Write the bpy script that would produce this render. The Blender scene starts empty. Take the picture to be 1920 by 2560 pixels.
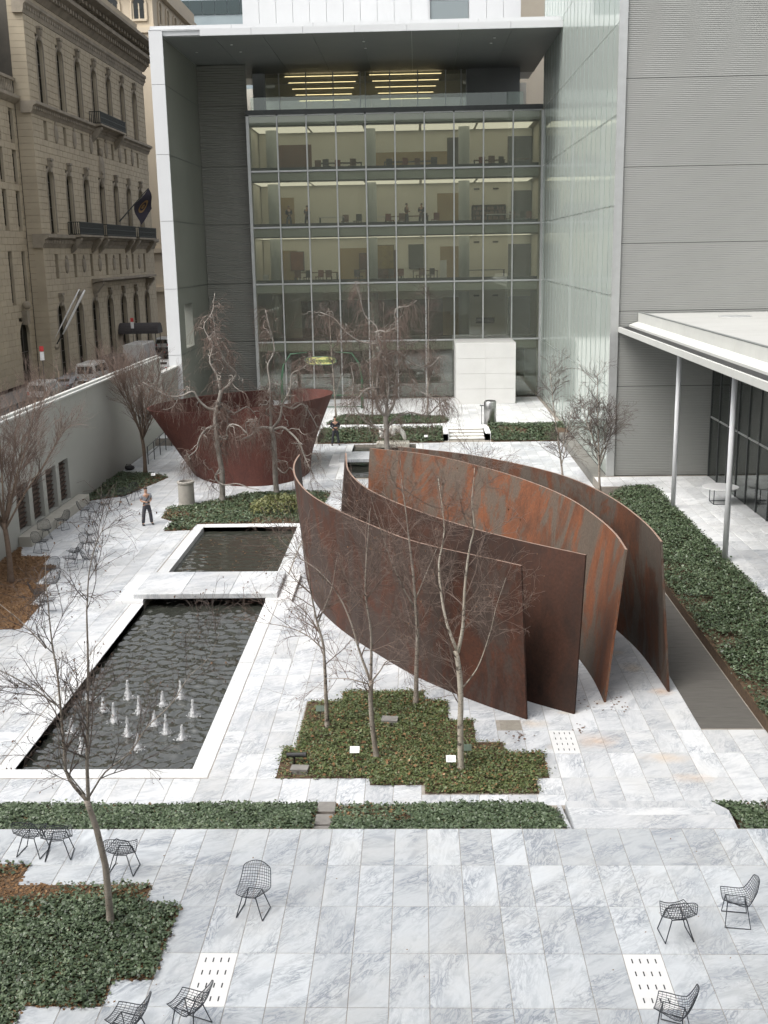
import bpy, math, random
import numpy as np
from mathutils import Vector, Matrix

SC = bpy.context.scene
COL = SC.collection
R = math.radians

# ------------------------------------------------------------------ camera
CAM_H = 11.0
YAW, PIT, ROLL = .033826, .233009, .0180176
def cam_axes():
    cy, sy, cp, sp = math.cos(YAW), math.sin(YAW), math.cos(PIT), math.sin(PIT)
    f = Vector((-sy*cp, cy*cp, -sp)); r = Vector((cy, sy, 0)); d = f.cross(r)
    c, s = math.cos(ROLL), math.sin(ROLL)
    return f, c*r + s*d, -s*r + c*d
_f, _r, _d = cam_axes()
cam = bpy.data.cameras.new('camera')
cam.sensor_fit = 'HORIZONTAL'; cam.sensor_width = 36.0
cam.lens = 2735/1920*36.0
cam.clip_start = 0.1; cam.clip_end = 3000
camo = bpy.data.objects.new('camera', cam); COL.objects.link(camo)
M = Matrix(((_r.x, -_d.x, -_f.x, 0), (_r.y, -_d.y, -_f.y, 0), (_r.z, -_d.z, -_f.z, CAM_H), (0, 0, 0, 1)))
camo.matrix_world = M
SC.camera = camo

# ------------------------------------------------------------------ sky, sun, exposure (overcast)
SUN_EL, SUN_AZ = R(56), R(232)          # azimuth clockwise from +Y
w = bpy.data.worlds.new('World'); SC.world = w; w.use_nodes = True
nt = w.node_tree; nt.nodes.clear()
o_ = nt.nodes.new('ShaderNodeOutputWorld'); bg = nt.nodes.new('ShaderNodeBackground')
sky = nt.nodes.new('ShaderNodeTexSky'); sky.sky_type = 'NISHITA'; sky.sun_disc = False
sky.sun_elevation = SUN_EL; sky.sun_rotation = SUN_AZ
sky.air_density = 1.0; sky.dust_density = 6.0; sky.ozone_density = 1.0
hs = nt.nodes.new('ShaderNodeHueSaturation'); hs.inputs['Saturation'].default_value = 0.22
nt.links.new(sky.outputs[0], hs.inputs['Color']); nt.links.new(hs.outputs[0], bg.inputs[0])
bg.inputs[1].default_value = 0.15
nt.links.new(bg.outputs[0], o_.inputs[0])
sl = bpy.data.lights.new('sun', 'SUN'); sl.energy = 0.7; sl.angle = R(40); sl.color = (1, .97, .92)
so = bpy.data.objects.new('sun', sl); COL.objects.link(so)
sd = Vector((math.sin(SUN_AZ)*math.cos(SUN_EL), math.cos(SUN_AZ)*math.cos(SUN_EL), math.sin(SUN_EL)))
so.rotation_euler = sd.to_track_quat('Z', 'Y').to_euler()
so.location = (0, 20, 60)
SC.view_settings.view_transform = 'Standard'; SC.view_settings.look = 'None'
SC.view_settings.exposure = 1.0; SC.view_settings.gamma = 1.0
SC.view_settings.use_curve_mapping = False
SC.render.engine = 'CYCLES'
SC.cycles.max_bounces = 8; SC.cycles.transparent_max_bounces = 16
SC.cycles.caustics_reflective = False; SC.cycles.caustics_refractive = False

# ------------------------------------------------------------------ object helpers
def fastmesh(name, V, F, smooth=False, rnd=None):
    """V (n,3); F (m,3|4) or list of polygons."""
    me = bpy.data.meshes.new(name)
    V = np.asarray(V, np.float32)
    if isinstance(F, np.ndarray):
        k = F.shape[1]; loops = F.astype(np.int32).ravel()
        starts = np.arange(len(F), dtype=np.int32)*k
        tot = np.full(len(F), k, np.int32)
    else:
        tot = np.array([len(f) for f in F], np.int32)
        loops = np.array([i for f in F for i in f], np.int32)
        starts = np.concatenate(([0], np.cumsum(tot)[:-1])).astype(np.int32)
    me.vertices.add(len(V)); me.vertices.foreach_set('co', V.ravel())
    me.loops.add(len(loops)); me.loops.foreach_set('vertex_index', loops)
    me.polygons.add(len(starts)); me.polygons.foreach_set('loop_start', starts)
    try: me.polygons.foreach_set('loop_total', tot)
    except Exception: pass
    me.polygons.foreach_set('use_smooth', np.full(len(starts), bool(smooth)))
    if rnd is not None:
        a = me.attributes.new('rnd', 'FLOAT', 'POINT'); a.data.foreach_set('value', np.asarray(rnd, np.float32))
    me.update(calc_edges=True); me.validate()
    return me

class MB:
    """collects polygons in world (or local) coordinates"""
    def __init__(s): s.v = []; s.f = []; s.r = []; s.cr = 0.0
    def add(s, vs, fs):
        n = len(s.v); s.v.extend([tuple(p) for p in vs]); s.r.extend([s.cr]*len(vs))
        s.f.extend([tuple(i+n for i in f) for f in fs]); return s
    def box(s, x0, x1, y0, y1, z0, z1):
        return s.add([(x0,y0,z0),(x1,y0,z0),(x1,y1,z0),(x0,y1,z0),(x0,y0,z1),(x1,y0,z1),(x1,y1,z1),(x0,y1,z1)],
                     [(3,2,1,0),(4,5,6,7),(0,1,5,4),(1,2,6,5),(2,3,7,6),(3,0,4,7)])
    def bev(s, x0, x1, y0, y1, z0, z1, b):
        """box with all top edges chamfered"""
        return s.add([(x0,y0,z0),(x1,y0,z0),(x1,y1,z0),(x0,y1,z0),(x0,y0,z1-b),(x1,y0,z1-b),(x1,y1,z1-b),(x0,y1,z1-b),
                      (x0+b,y0+b,z1),(x1-b,y0+b,z1),(x1-b,y1-b,z1),(x0+b,y1-b,z1)],
                     [(3,2,1,0),(0,1,5,4),(1,2,6,5),(2,3,7,6),(3,0,4,7),(4,5,9,8),(5,6,10,9),(6,7,11,10),(7,4,8,11),(8,9,10,11)])
    def quad(s, a, b, c, d): return s.add([a,b,c,d], [(0,1,2,3)])
    def prism(s, poly, z0, z1):
        """vertical prism over an xy polygon (counter-clockwise)"""
        n = len(poly)
        a = sum(poly[i][0]*poly[(i+1)%n][1]-poly[(i+1)%n][0]*poly[i][1] for i in range(n))
        if a < 0: poly = poly[::-1]
        vs = [(x,y,z0) for x,y in poly]+[(x,y,z1) for x,y in poly]
        return s.add(vs, [tuple(range(n-1,-1,-1)), tuple(range(n,2*n))]+[(i,(i+1)%n,n+(i+1)%n,n+i) for i in range(n)])
    def prismX(s, poly, x0, x1):
        """prism along X over a (y,z) polygon"""
        n = len(poly)
        a = sum(poly[i][0]*poly[(i+1)%n][1]-poly[(i+1)%n][0]*poly[i][1] for i in range(n))
        if a < 0: poly = poly[::-1]
        vs = [(x0,y,z) for y,z in poly]+[(x1,y,z) for y,z in poly]
        return s.add(vs, [tuple(range(n-1,-1,-1)), tuple(range(n,2*n))]+[(i,(i+1)%n,n+(i+1)%n,n+i) for i in range(n)])
    def prismY(s, poly, y0, y1):
        """prism along Y over a (x,z) polygon"""
        n = len(poly)
        a = sum(poly[i][0]*poly[(i+1)%n][1]-poly[(i+1)%n][0]*poly[i][1] for i in range(n))
        if a > 0: poly = poly[::-1]
        vs = [(x,y0,z) for x,z in poly]+[(x,y1,z) for x,z in poly]
        return s.add(vs, [tuple(range(n-1,-1,-1)), tuple(range(n,2*n))]+[(i,(i+1)%n,n+(i+1)%n,n+i) for i in range(n)])
    def tube(s, pts, rad, k=8, cap=True):
        pts = [Vector(p) for p in pts]; n = len(pts)
        if not hasattr(rad, '__len__'): rad = [rad]*n
        vs = []; up = None
        for i, p in enumerate(pts):
            t = (pts[min(i+1,n-1)]-pts[max(i-1,0)])
            t = t.normalized() if t.length > 1e-9 else Vector((0,0,1))
            if up is None:
                up = t.orthogonal().normalized()
            up = (up - t*up.dot(t)); up = up.normalized() if up.length > 1e-6 else t.orthogonal().normalized()
            b = t.cross(up)
            for j in range(k):
                a = 2*math.pi*j/k
                vs.append(p + (up*math.cos(a)+b*math.sin(a))*rad[i])
        fs = [(i*k+j, i*k+(j+1)%k, (i+1)*k+(j+1)%k, (i+1)*k+j) for i in range(n-1) for j in range(k)]
        if cap: fs += [tuple(range(k-1,-1,-1)), tuple((n-1)*k+j for j in range(k))]
        return s.add(vs, fs)
    def lathe(s, prof, c=(0,0,0), k=16, sx=1, sy=1):
        vs = [(c[0]+r*sx*math.cos(2*math.pi*j/k), c[1]+r*sy*math.sin(2*math.pi*j/k), c[2]+z) for r,z in prof for j in range(k)]
        n = len(prof)
        fs = [(i*k+j, i*k+(j+1)%k, (i+1)*k+(j+1)%k, (i+1)*k+j) for i in range(n-1) for j in range(k)]
        fs += [tuple(range(k-1,-1,-1)), tuple((n-1)*k+j for j in range(k))]
        return s.add(vs, fs)
    def sphere(s, c, r, k=8, m=5, sc=(1,1,1)):
        prof = [(math.sin(math.pi*i/m), -math.cos(math.pi*i/m)) for i in range(m+1)]
        vs = [(c[0]+r*sc[0]*q*math.cos(2*math.pi*j/k), c[1]+r*sc[1]*q*math.sin(2*math.pi*j/k), c[2]+r*sc[2]*z) for q,z in prof for j in range(k)]
        fs = [(i*k+j, i*k+(j+1)%k, (i+1)*k+(j+1)%k, (i+1)*k+j) for i in range(m) for j in range(k)]
        return s.add(vs, fs)
    def mesh(s, name, off=(0,0,0), smooth=False):
        V = np.array(s.v, np.float32).reshape(-1,3) - np.array(off, np.float32)
        return fastmesh(name, V, s.f, smooth, s.r if any(s.r) else None)

def base(o):
    p = Vector((0,0,0))
    while o is not None: p = p + o.location; o = o.parent
    return p
def obj(name, me, m=None, parent=None, loc=(0,0,0)):
    if m is not None and len(me.materials) == 0: me.materials.append(m)
    o = bpy.data.objects.new(name, me); COL.objects.link(o)
    o.location = loc
    if parent is not None: o.parent = parent
    return o
def tag(o, label=None, cat=None, group=None, kind=None):
    if label: o['label'] = label
    if cat: o['category'] = cat
    if group: o['group'] = group
    if kind: o['kind'] = kind
    return o
def root(name, label, cat, loc=(0,0,0), group=None, rot=0):
    o = bpy.data.objects.new(name, None); COL.objects.link(o)
    o.empty_display_size = .2; o.location = loc; o.rotation_euler = (0,0,rot)
    return tag(o, label, cat, group)
def part(mb, name, m, parent, smooth=False, kind=None, label=None):
    o = obj(name, mb.mesh(name, base(parent), smooth), m, parent)
    return tag(o, label, None, None, kind)
def solo(mb, name, m, label, cat, group=None, smooth=False, kind=None):
    V = np.array(mb.v); c = ((V[:,0].min()+V[:,0].max())/2, (V[:,1].min()+V[:,1].max())/2, V[:,2].min())
    o = obj(name, mb.mesh(name, c, smooth), m, None, c)
    return tag(o, label, cat, group, kind)
def struct(mb, name, m, smooth=False, kind='structure'):
    return tag(obj(name, mb.mesh(name, (0,0,0), smooth), m), None, None, None, kind)
def dup(o, loc=None, rot=None, parent=None):
    c = o.copy(); COL.objects.link(c); c.parent = parent
    if loc is not None: c.location = loc
    if rot is not None: c.rotation_euler = (0,0,rot)
    for ch in [x for x in ALLCH(o)]: dup(ch, None, None, c)
    return c
def ALLCH(o): return [x for x in bpy.data.objects if x.parent == o]

# ------------------------------------------------------------------ materials
def newmat(name):
    m = bpy.data.materials.new(name); m.use_nodes = True
    nt = m.node_tree; nt.nodes.clear()
    out = nt.nodes.new('ShaderNodeOutputMaterial')
    return m, nt, out
def N(nt, t, **kw):
    n = nt.nodes.new(t)
    for k, v in kw.items():
        if k.startswith('_'): n.inputs[k[1:].replace('_',' ')].default_value = v
        else: setattr(n, k, v)
    return n
def ramp(nt, fac, stops, interp='LINEAR'):
    n = nt.nodes.new('ShaderNodeValToRGB'); n.color_ramp.interpolation = interp
    e = n.color_ramp.elements
    while len(e) < len(stops): e.new(.5)
    for el, (p, c) in zip(e, stops):
        el.position = p; el.color = (c[0], c[1], c[2], 1) if hasattr(c, '__len__') else (c, c, c, 1)
    nt.links.new(fac, n.inputs[0]); return n.outputs[0]
def mix(nt, f, a, b, t='MIX'):
    n = nt.nodes.new('ShaderNodeMix'); n.data_type = 'RGBA'; n.blend_type = t; n.clamp_factor = True
    for s, v in ((n.inputs[0], f), (n.inputs[6], a), (n.inputs[7], b)):
        if isinstance(v, bpy.types.NodeSocket): nt.links.new(v, s)
        elif hasattr(v, '__len__'): s.default_value = (v[0], v[1], v[2], 1)
        else: s.default_value = v
    return n.outputs[2]
def math_(nt, op, a, b=None, c=None, clamp=False):
    n = nt.nodes.new('ShaderNodeMath'); n.operation = op; n.use_clamp = clamp
    for i, v in enumerate((a, b, c)):
        if v is None: continue
        if isinstance(v, bpy.types.NodeSocket): nt.links.new(v, n.inputs[i])
        else: n.inputs[i].default_value = v
    return n.outputs[0]
def pos(nt, scale=(1,1,1), rotz=0):
    g = nt.nodes.new('ShaderNodeNewGeometry'); mp = nt.nodes.new('ShaderNodeMapping')
    mp.inputs['Scale'].default_value = scale; mp.inputs['Rotation'].default_value = (0,0,rotz)
    nt.links.new(g.outputs['Position'], mp.inputs[0]); return mp.outputs[0]
def noise(nt, vec, scale, detail=5, rough=.6, dist=0, w=None):
    n = nt.nodes.new('ShaderNodeTexNoise')
    if w is not None: n.noise_dimensions = '4D'; nt.links.new(w, n.inputs['W'])
    nt.links.new(vec, n.inputs['Vector'])
    n.inputs['Scale'].default_value = scale; n.inputs['Detail'].default_value = detail
    n.inputs['Roughness'].default_value = rough; n.inputs['Distortion'].default_value = dist
    return n.outputs['Fac']
def bsdf(nt, out, col, rough=.6, metal=0, bump=None, bstr=.3, bdist=.01, spec=.5):
    b = nt.nodes.new('ShaderNodeBsdfPrincipled')
    for s, v in ((b.inputs['Base Color'], col), (b.inputs['Roughness'], rough)):
        if isinstance(v, bpy.types.NodeSocket): nt.links.new(v, s)
        elif hasattr(v, '__len__'): s.default_value = (v[0], v[1], v[2], 1)
        else: s.default_value = v
    b.inputs['Metallic'].default_value = metal
    b.inputs['Specular IOR Level'].default_value = spec
    if bump is not None:
        bn = nt.nodes.new('ShaderNodeBump'); bn.inputs['Strength'].default_value = bstr; bn.inputs['Distance'].default_value = bdist
        nt.links.new(bump, bn.inputs['Height']); nt.links.new(bn.outputs[0], b.inputs['Normal'])
    nt.links.new(b.outputs[0], out.inputs[0]); return b
MATS = {}
def pm(name, c1, c2=None, scale=3.0, rough=.6, metal=0, bump=0, stretch=(1,1,1), bscale=None, spec=.5, lo=.3, hi=.7):
    """plain procedural material: two tones mixed by noise"""
    if name in MATS: return MATS[name]
    m, nt, out = newmat(name)
    c2 = c2 or tuple(x*.8 for x in c1)
    v = pos(nt, stretch); n = noise(nt, v, scale)
    col = ramp(nt, n, [(lo, c1), (hi, c2)])
    bsdf(nt, out, col, rough, metal, noise(nt, v, bscale or scale*6) if bump else None, bump, .01, spec)
    MATS[name] = m; return m

def rnd_socket(nt, k=1.0):
    a = N(nt, 'ShaderNodeAttribute', attribute_name='rnd'); oi = nt.nodes.new('ShaderNodeObjectInfo')
    return math_(nt, 'ADD', a.outputs['Fac'], oi.outputs['Random'])

def marble(name, base_c=(.68,.70,.72), vein=(.33,.37,.43), stains=(), vein_amt=.75, tone=.17):
    m, nt, out = newmat(name)
    r = rnd_socket(nt); w = math_(nt, 'MULTIPLY', r, 41.0)
    # direction of the veins differs a little from slab to slab
    g = nt.nodes.new('ShaderNodeNewGeometry'); vr = nt.nodes.new('ShaderNodeVectorRotate'); vr.rotation_type = 'Z_AXIS'
    ang = math_(nt, 'MULTIPLY_ADD', math_(nt, 'FRACT', math_(nt, 'MULTIPLY', r, 7.13)), 1.3, .1)
    nt.links.new(g.outputs['Position'], vr.inputs['Vector']); nt.links.new(ang, vr.inputs['Angle'])
    mp = nt.nodes.new('ShaderNodeMapping'); mp.inputs['Scale'].default_value = (3.6, 1.3, 1)
    nt.links.new(vr.outputs[0], mp.inputs[0])
    n1 = noise(nt, mp.outputs[0], 1.5, 7, .62, 1.6, w)
    ridge = math_(nt, 'ABSOLUTE', math_(nt, 'SUBTRACT', n1, .5))
    veins = ramp(nt, ridge, [(0, 1), (.025, .6), (.09, .0)])
    n2 = noise(nt, mp.outputs[0], .9, 5, .6, .8, w)
    cloud = ramp(nt, n2, [(.50, 0), (.66, 1)])
    n3 = noise(nt, mp.outputs[0], 5.5, 6, .65, .6, w)
    fine = ramp(nt, math_(nt, 'ABSOLUTE', math_(nt, 'SUBTRACT', n3, .5)), [(0, .8), (.06, 0)])
    pres = ramp(nt, noise(nt, mp.outputs[0], .55, 3, .5, .3, w), [(.40, .12), (.62, 1)])
    f = math_(nt, 'MULTIPLY', math_(nt, 'MAXIMUM', veins, math_(nt, 'MULTIPLY', fine, .6)), pres)
    f = math_(nt, 'MULTIPLY', math_(nt, 'MAXIMUM', f, math_(nt, 'MULTIPLY', cloud, .5)), vein_amt, clamp=True)
    t = math_(nt, 'FRACT', math_(nt, 'MULTIPLY', r, 13.7))
    b1 = mix(nt, t, tuple(c*(1-tone) for c in base_c), tuple(min(1, c*(1+tone*.6)) for c in base_c))
    col = mix(nt, f, b1, vein)
    dirt = ramp(nt, noise(nt, g.outputs['Position'], .5, 5, .7), [(.45, 0), (.75, 1)])
    col = mix(nt, math_(nt, 'MULTIPLY', dirt, .26), col, (.45,.42,.36))
    for (x, y, rad, sx, c) in stains:
        d = nt.nodes.new('ShaderNodeVectorMath'); d.operation = 'SUBTRACT'; d.inputs[1].default_value = (x, y, 0)
        nt.links.new(g.outputs['Position'], d.inputs[0])
        s2 = nt.nodes.new('ShaderNodeVectorMath'); s2.operation = 'MULTIPLY'; s2.inputs[1].default_value = (1/(rad*sx), 1/rad, 0)
        nt.links.new(d.outputs[0], s2.inputs[0])
        ln = nt.nodes.new('ShaderNodeVectorMath'); ln.operation = 'LENGTH'; nt.links.new(s2.outputs[0], ln.inputs[0])
        k = math_(nt, 'ADD', math_(nt, 'SUBTRACT', 1.0, ln.outputs['Value']), math_(nt, 'MULTIPLY_ADD', noise(nt, g.outputs['Position'], 2.4, 5, .7), 1.4, -.8))
        k = math_(nt, 'MULTIPLY', k, .95, clamp=True)
        col = mix(nt, math_(nt, 'MULTIPLY', k, .38), col, c)
    bsdf(nt, out, col, .5, 0, n3, .08, .004, .35)
    MATS[name] = m; return m

def rust(name, dark, mid, bright, lo=.42, hi=.62, streak=.9, gray=None):
    m, nt, out = newmat(name)
    v1 = pos(nt, (1,1,.75)); v2 = pos(nt, (1.3,1.3,.55))
    a = noise(nt, v1, .38, 6, .66, .9); b = noise(nt, v2, 1.3, 8, .74, .7); c = noise(nt, v1, 9, 6, .7)
    f = math_(nt, 'ADD', math_(nt, 'MULTIPLY', a, .55), math_(nt, 'MULTIPLY', b, .45))
    f = math_(nt, 'ADD', f, math_(nt, 'MULTIPLY', math_(nt, 'SUBTRACT', c, .5), .10))
    col = ramp(nt, f, [(lo-.12, dark), (lo, mid), (hi-.03, bright), (hi+.1, tuple(x*.8 for x in mid))])
    if gray:
        g2 = ramp(nt, noise(nt, v2, .55, 8, .72, .8), [(.46, 0), (.54, 1)])
        col = mix(nt, math_(nt, 'MULTIPLY', g2, .85), col, gray)
    fine = ramp(nt, noise(nt, pos(nt), 14, 5, .7), [(.3, .72), (.7, 1.2)])
    col = mix(nt, 1.0, col, fine, 'MULTIPLY')
    bsdf(nt, out, col, ramp(nt, b, [(.3,.6),(.7,.85)]), 0, c, .25, .006, .3)
    MATS[name] = m; return m

def glass(name, tint=(.80,.86,.82), refl=1.0, rough=.02, body=0.0, bodycol=(.5,.55,.52), ior=1.5):
    """pane: tinted see-through + fresnel reflection; body adds a frosted share"""
    m, nt, out = newmat(name)
    tr = N(nt, 'ShaderNodeBsdfTransparent'); tr.inputs[0].default_value = (*tint, 1)
    gl = N(nt, 'ShaderNodeBsdfGlossy'); gl.inputs['Roughness'].default_value = rough; gl.inputs[0].default_value = (.92,.96,.94,1)
    fr = N(nt, 'ShaderNodeFresnel'); fr.inputs[0].default_value = ior
    fac = math_(nt, 'MULTIPLY_ADD', fr.outputs[0], refl, .03, clamp=True)
    src = tr.outputs[0]
    if body > 0:
        df = N(nt, 'ShaderNodeBsdfDiffuse'); df.inputs[0].default_value = (*bodycol, 1)
        mm = N(nt, 'ShaderNodeMixShader'); mm.inputs[0].default_value = body
        nt.links.new(tr.outputs[0], mm.inputs[1]); nt.links.new(df.outputs[0], mm.inputs[2]); src = mm.outputs[0]
    ms = N(nt, 'ShaderNodeMixShader')
    nt.links.new(fac, ms.inputs[0]); nt.links.new(src, ms.inputs[1]); nt.links.new(gl.outputs[0], ms.inputs[2])
    nt.links.new(ms.outputs[0], out.inputs[0]); MATS[name] = m; return m
def emit(name, c, s):
    m, nt, out = newmat(name); e = N(nt, 'ShaderNodeEmission'); e.inputs[0].default_value = (*c, 1); e.inputs[1].default_value = s
    nt.links.new(e.outputs[0], out.inputs[0]); MATS[name] = m; return m
def leafmat(name, stops, rough=.45):
    m, nt, out = newmat(name)
    a = N(nt, 'ShaderNodeAttribute', attribute_name='rnd')
    big = noise(nt, pos(nt), .9, 4, .6)
    f = math_(nt, 'ADD', math_(nt, 'MULTIPLY', a.outputs['Fac'], .75), math_(nt, 'MULTIPLY', math_(nt, 'SUBTRACT', big, .38), .75), clamp=True)
    col = ramp(nt, f, stops)
    bsdf(nt, out, col, rough, 0, None, spec=.4); MATS[name] = m; return m

STN = [(4.15,24.3,.55,1.3,(.62,.36,.16)), (3.35,23.95,.4,1.2,(.60,.40,.2)), (5.6,23.4,.35,2.2,(.6,.4,.2)), (6.0,22.4,.3,2.0,(.6,.36,.16)),
       (2.75,25.3,.35,1.6,(.55,.36,.14)), (6.35,27.3,.35,1.2,(.62,.3,.06)), (5.9,29.0,.5,.9,(.6,.42,.2)), (5.5,30.2,.3,1.6,(.62,.45,.22)), (4.6,26.6,.22,1.4,(.5,.36,.2)), (3.75,26.0,.2,1.8,(.58,.4,.18))]
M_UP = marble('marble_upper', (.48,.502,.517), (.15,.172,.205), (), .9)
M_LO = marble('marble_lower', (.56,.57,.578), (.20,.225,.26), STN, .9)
M_PAV_LIT = marble('marble_pavilion_lit', (.76,.77,.77), (.36,.37,.38), (), .8)  # marble tone raised to offset the canopy's shade
M_FAR_LIT = marble('marble_far_lit', (.68,.685,.68), (.36,.38,.40), (), .8)  # same marble, brightened in colour for light missing at the far end
M_WHITE = pm('white_marble', (.78,.78,.77), (.70,.70,.70), 1.5, .45)
M_DRAIN = pm('drain_stone', (.66,.66,.65), (.60,.60,.59), 6, .6)
M_GROUT = pm('grout', (.23,.205,.175), (.31,.285,.25), 5, .9)
M_SOIL = pm('soil', (.055,.036,.022), (.11,.068,.036), 9, .95, bump=.5)
M_MULCH = pm('mulch', (.14,.075,.035), (.26,.15,.075), 14, .95, bump=.6)
M_IVY = leafmat('ivy_leaf', [(0,(.020,.029,.014)), (.3,(.042,.064,.031)), (.65,(.086,.120,.064)), (.9,(.165,.20,.118)), (1,(.25,.265,.17))], .38)
M_PACH = leafmat('groundcover_leaf', [(0,(.040,.046,.018)), (.35,(.068,.092,.030)), (.74,(.12,.145,.055)), (.90,(.18,.12,.06)), (1,(.28,.14,.07))])
M_LITTER = leafmat('leaf_litter', [(0,(.07,.036,.016)), (.5,(.16,.085,.035)), (.85,(.27,.16,.08)), (1,(.42,.30,.18))], .8)
M_CONC = pm('garden_wall_render', (.36,.36,.325), (.39,.39,.355), .35, .8, bump=.05, bscale=30)
M_CAP = pm('wall_cap', (.50,.505,.475), (.45,.455,.43), 1, .6)
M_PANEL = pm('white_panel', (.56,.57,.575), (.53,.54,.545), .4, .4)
M_LOUV = pm('grey_louvre', (.245,.25,.235), (.27,.275,.26), .25, .45)
M_LOUVD = pm('dark_louvre', (.175,.176,.155), (.20,.20,.178), .25, .5)
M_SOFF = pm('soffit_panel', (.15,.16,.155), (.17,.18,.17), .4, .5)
M_GLASS = glass('curtain_glass', (.87,.885,.815), 1.7, .01, .10, (.54,.545,.48))
M_PGLASS = glass('pavilion_glass', (.78,.84,.80), 1.2, .02)
M_CLEAR = glass('clear_glass', (.85,.9,.88), 1.0, .02, .04)
M_FROST = glass('frosted_glass', (.75,.82,.77), 1.0, .04, .86, (.52,.57,.53))
M_ALU = pm('aluminium', (.55,.56,.55), (.48,.49,.48), 2, .35, .5)
M_ALUD = pm('dark_metal', (.06,.065,.065), (.08,.085,.085), 2, .4, .3)
M_IN_W = pm('interior_white', (.68,.66,.58), (.62,.60,.53), .5, .7)
M_IN_T = pm('interior_tan', (.36,.27,.13), (.27,.20,.10), .6, .7)
M_IN_F = pm('interior_floor', (.20,.18,.15), (.25,.22,.18), 1, .5)
M_IN_D = pm('interior_dark', (.06,.055,.045), (.09,.08,.065), .8, .7)
M_WOOD = pm('brown_wood', (.12,.065,.035), (.17,.09,.05), 3, .5)
M_STONE = None
M_RUSTA = rust('steel_dark', (.016,.010,.008), (.040,.019,.013), (.090,.034,.019), .45, .63, gray=(.054,.039,.032))
M_RUSTB = rust('steel_brown', (.013,.008,.007), (.031,.016,.011), (.060,.025,.015), .47, .68)
M_RUSTC = rust('steel_orange', (.050,.027,.019), (.10,.045,.026), (.185,.068,.031), .43, .60, gray=(.100,.085,.067))
M_RUSTD = rust('steel_mixed', (.034,.022,.018), (.066,.034,.022), (.125,.048,.024), .45, .63, gray=(.085,.073,.060))
M_RUSTE = rust('steel_red', (.036,.014,.011), (.072,.025,.019), (.10,.036,.026), .44, .66)
M_TOPLIT = pm('steel_top_lit', (.28,.20,.16), (.22,.14,.10), 4, .6)  # paler steel: sky light on the top faces put into the colour
M_ASPH = pm('asphalt', (.05,.05,.052), (.065,.065,.066), 2, .9, bump=.2)
M_SIDE = pm('sidewalk', (.17,.16,.155), (.21,.20,.19), .8, .9)
def birch_mat(name, c1, c2):
    m, nt, out = newmat(name)
    base_ = ramp(nt, noise(nt, pos(nt, (1,1,.6)), 6, 6, .65), [(.3, c1), (.7, c2)])
    mark = ramp(nt, noise(nt, pos(nt, (5,5,26)), 1.6, 3, .55, .4), [(.60, 0), (.66, 1)])
    knot = ramp(nt, noise(nt, pos(nt, (2,2,3)), 2.2, 2, .5), [(.64, 0), (.70, 1)])
    col = mix(nt, math_(nt, 'MULTIPLY', math_(nt, 'MAXIMUM', mark, knot), .85), base_, (.045,.036,.03))
    bsdf(nt, out, col, .8, 0, noise(nt, pos(nt, (3,3,12)), 5, 5, .6), .35, .01, .3); MATS[name] = m; return m
M_BIRCH = birch_mat('birch_bark', (.35,.31,.265), (.20,.17,.14))
M_BARK = pm('brown_bark', (.13,.095,.07), (.19,.14,.105), 8, .9, bump=.4)
M_BEECH = pm('grey_bark', (.30,.28,.25), (.15,.13,.11), 3, .75, bump=.2)
M_TWIG = pm('twig', (.115,.080,.064), (.15,.108,.086), 3, .8)
M_TWIGB = pm('dark_twig', (.065,.048,.042), (.11,.085,.07), 3, .8)
M_WIRE = pm('black_wire', (.028,.032,.04), (.04,.044,.05), 5, .35, .2)
M_BLACK = pm('black', (.012,.012,.013), (.02,.02,.02), 6, .5)
M_STEEL = pm('brushed_steel', (.42,.42,.41), (.34,.34,.33), 6, .3, .9, stretch=(1,1,.1))
M_CONCB = pm('concrete_bin', (.36,.34,.30), (.30,.28,.25), 6, .9, bump=.2)
M_BOARD = pm('dark_board', (.075,.070,.062), (.10,.094,.084), 2, .75, stretch=(1,6,1))
M_BENCH = pm('bench_concrete', (.46,.44,.38), (.40,.38,.33), 2, .85, bump=.1)
M_SIGNW = pm('white_sign', (.75,.75,.75), (.7,.7,.7), 5, .5)
M_RED = pm('red_sign', (.55,.05,.05), (.5,.04,.04), 5, .5)
M_LAMP = emit('warm_lamp', (1,.80,.48), 1.6)
M_FILL = emit('fill_glow', (1,.93,.78), .48)

# ================================================================== GROUND, PAVING, POOLS
RNG = np.random.default_rng(7)
rnd = random.Random(5)
ZL = -.45
def inpoly(px, py, poly):
    px = np.asarray(px); py = np.asarray(py); ins = np.zeros(px.shape, bool); n = len(poly)
    for i in range(n):
        x0, y0 = poly[i]; x1, y1 = poly[(i+1) % n]
        if y0 == y1: continue
        c = ((y0 > py) != (y1 > py)) & (px < (x1-x0)*(py-y0)/(y1-y0)+x0); ins ^= c
    return ins
def bbox_in(x, y, r): return r[0] <= x <= r[1] and r[2] <= y <= r[3]

m = MB(); m.box(-600, 600, -60, 1200, -2.2, -1.6); struct(m, 'ground', M_ASPH)

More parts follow.
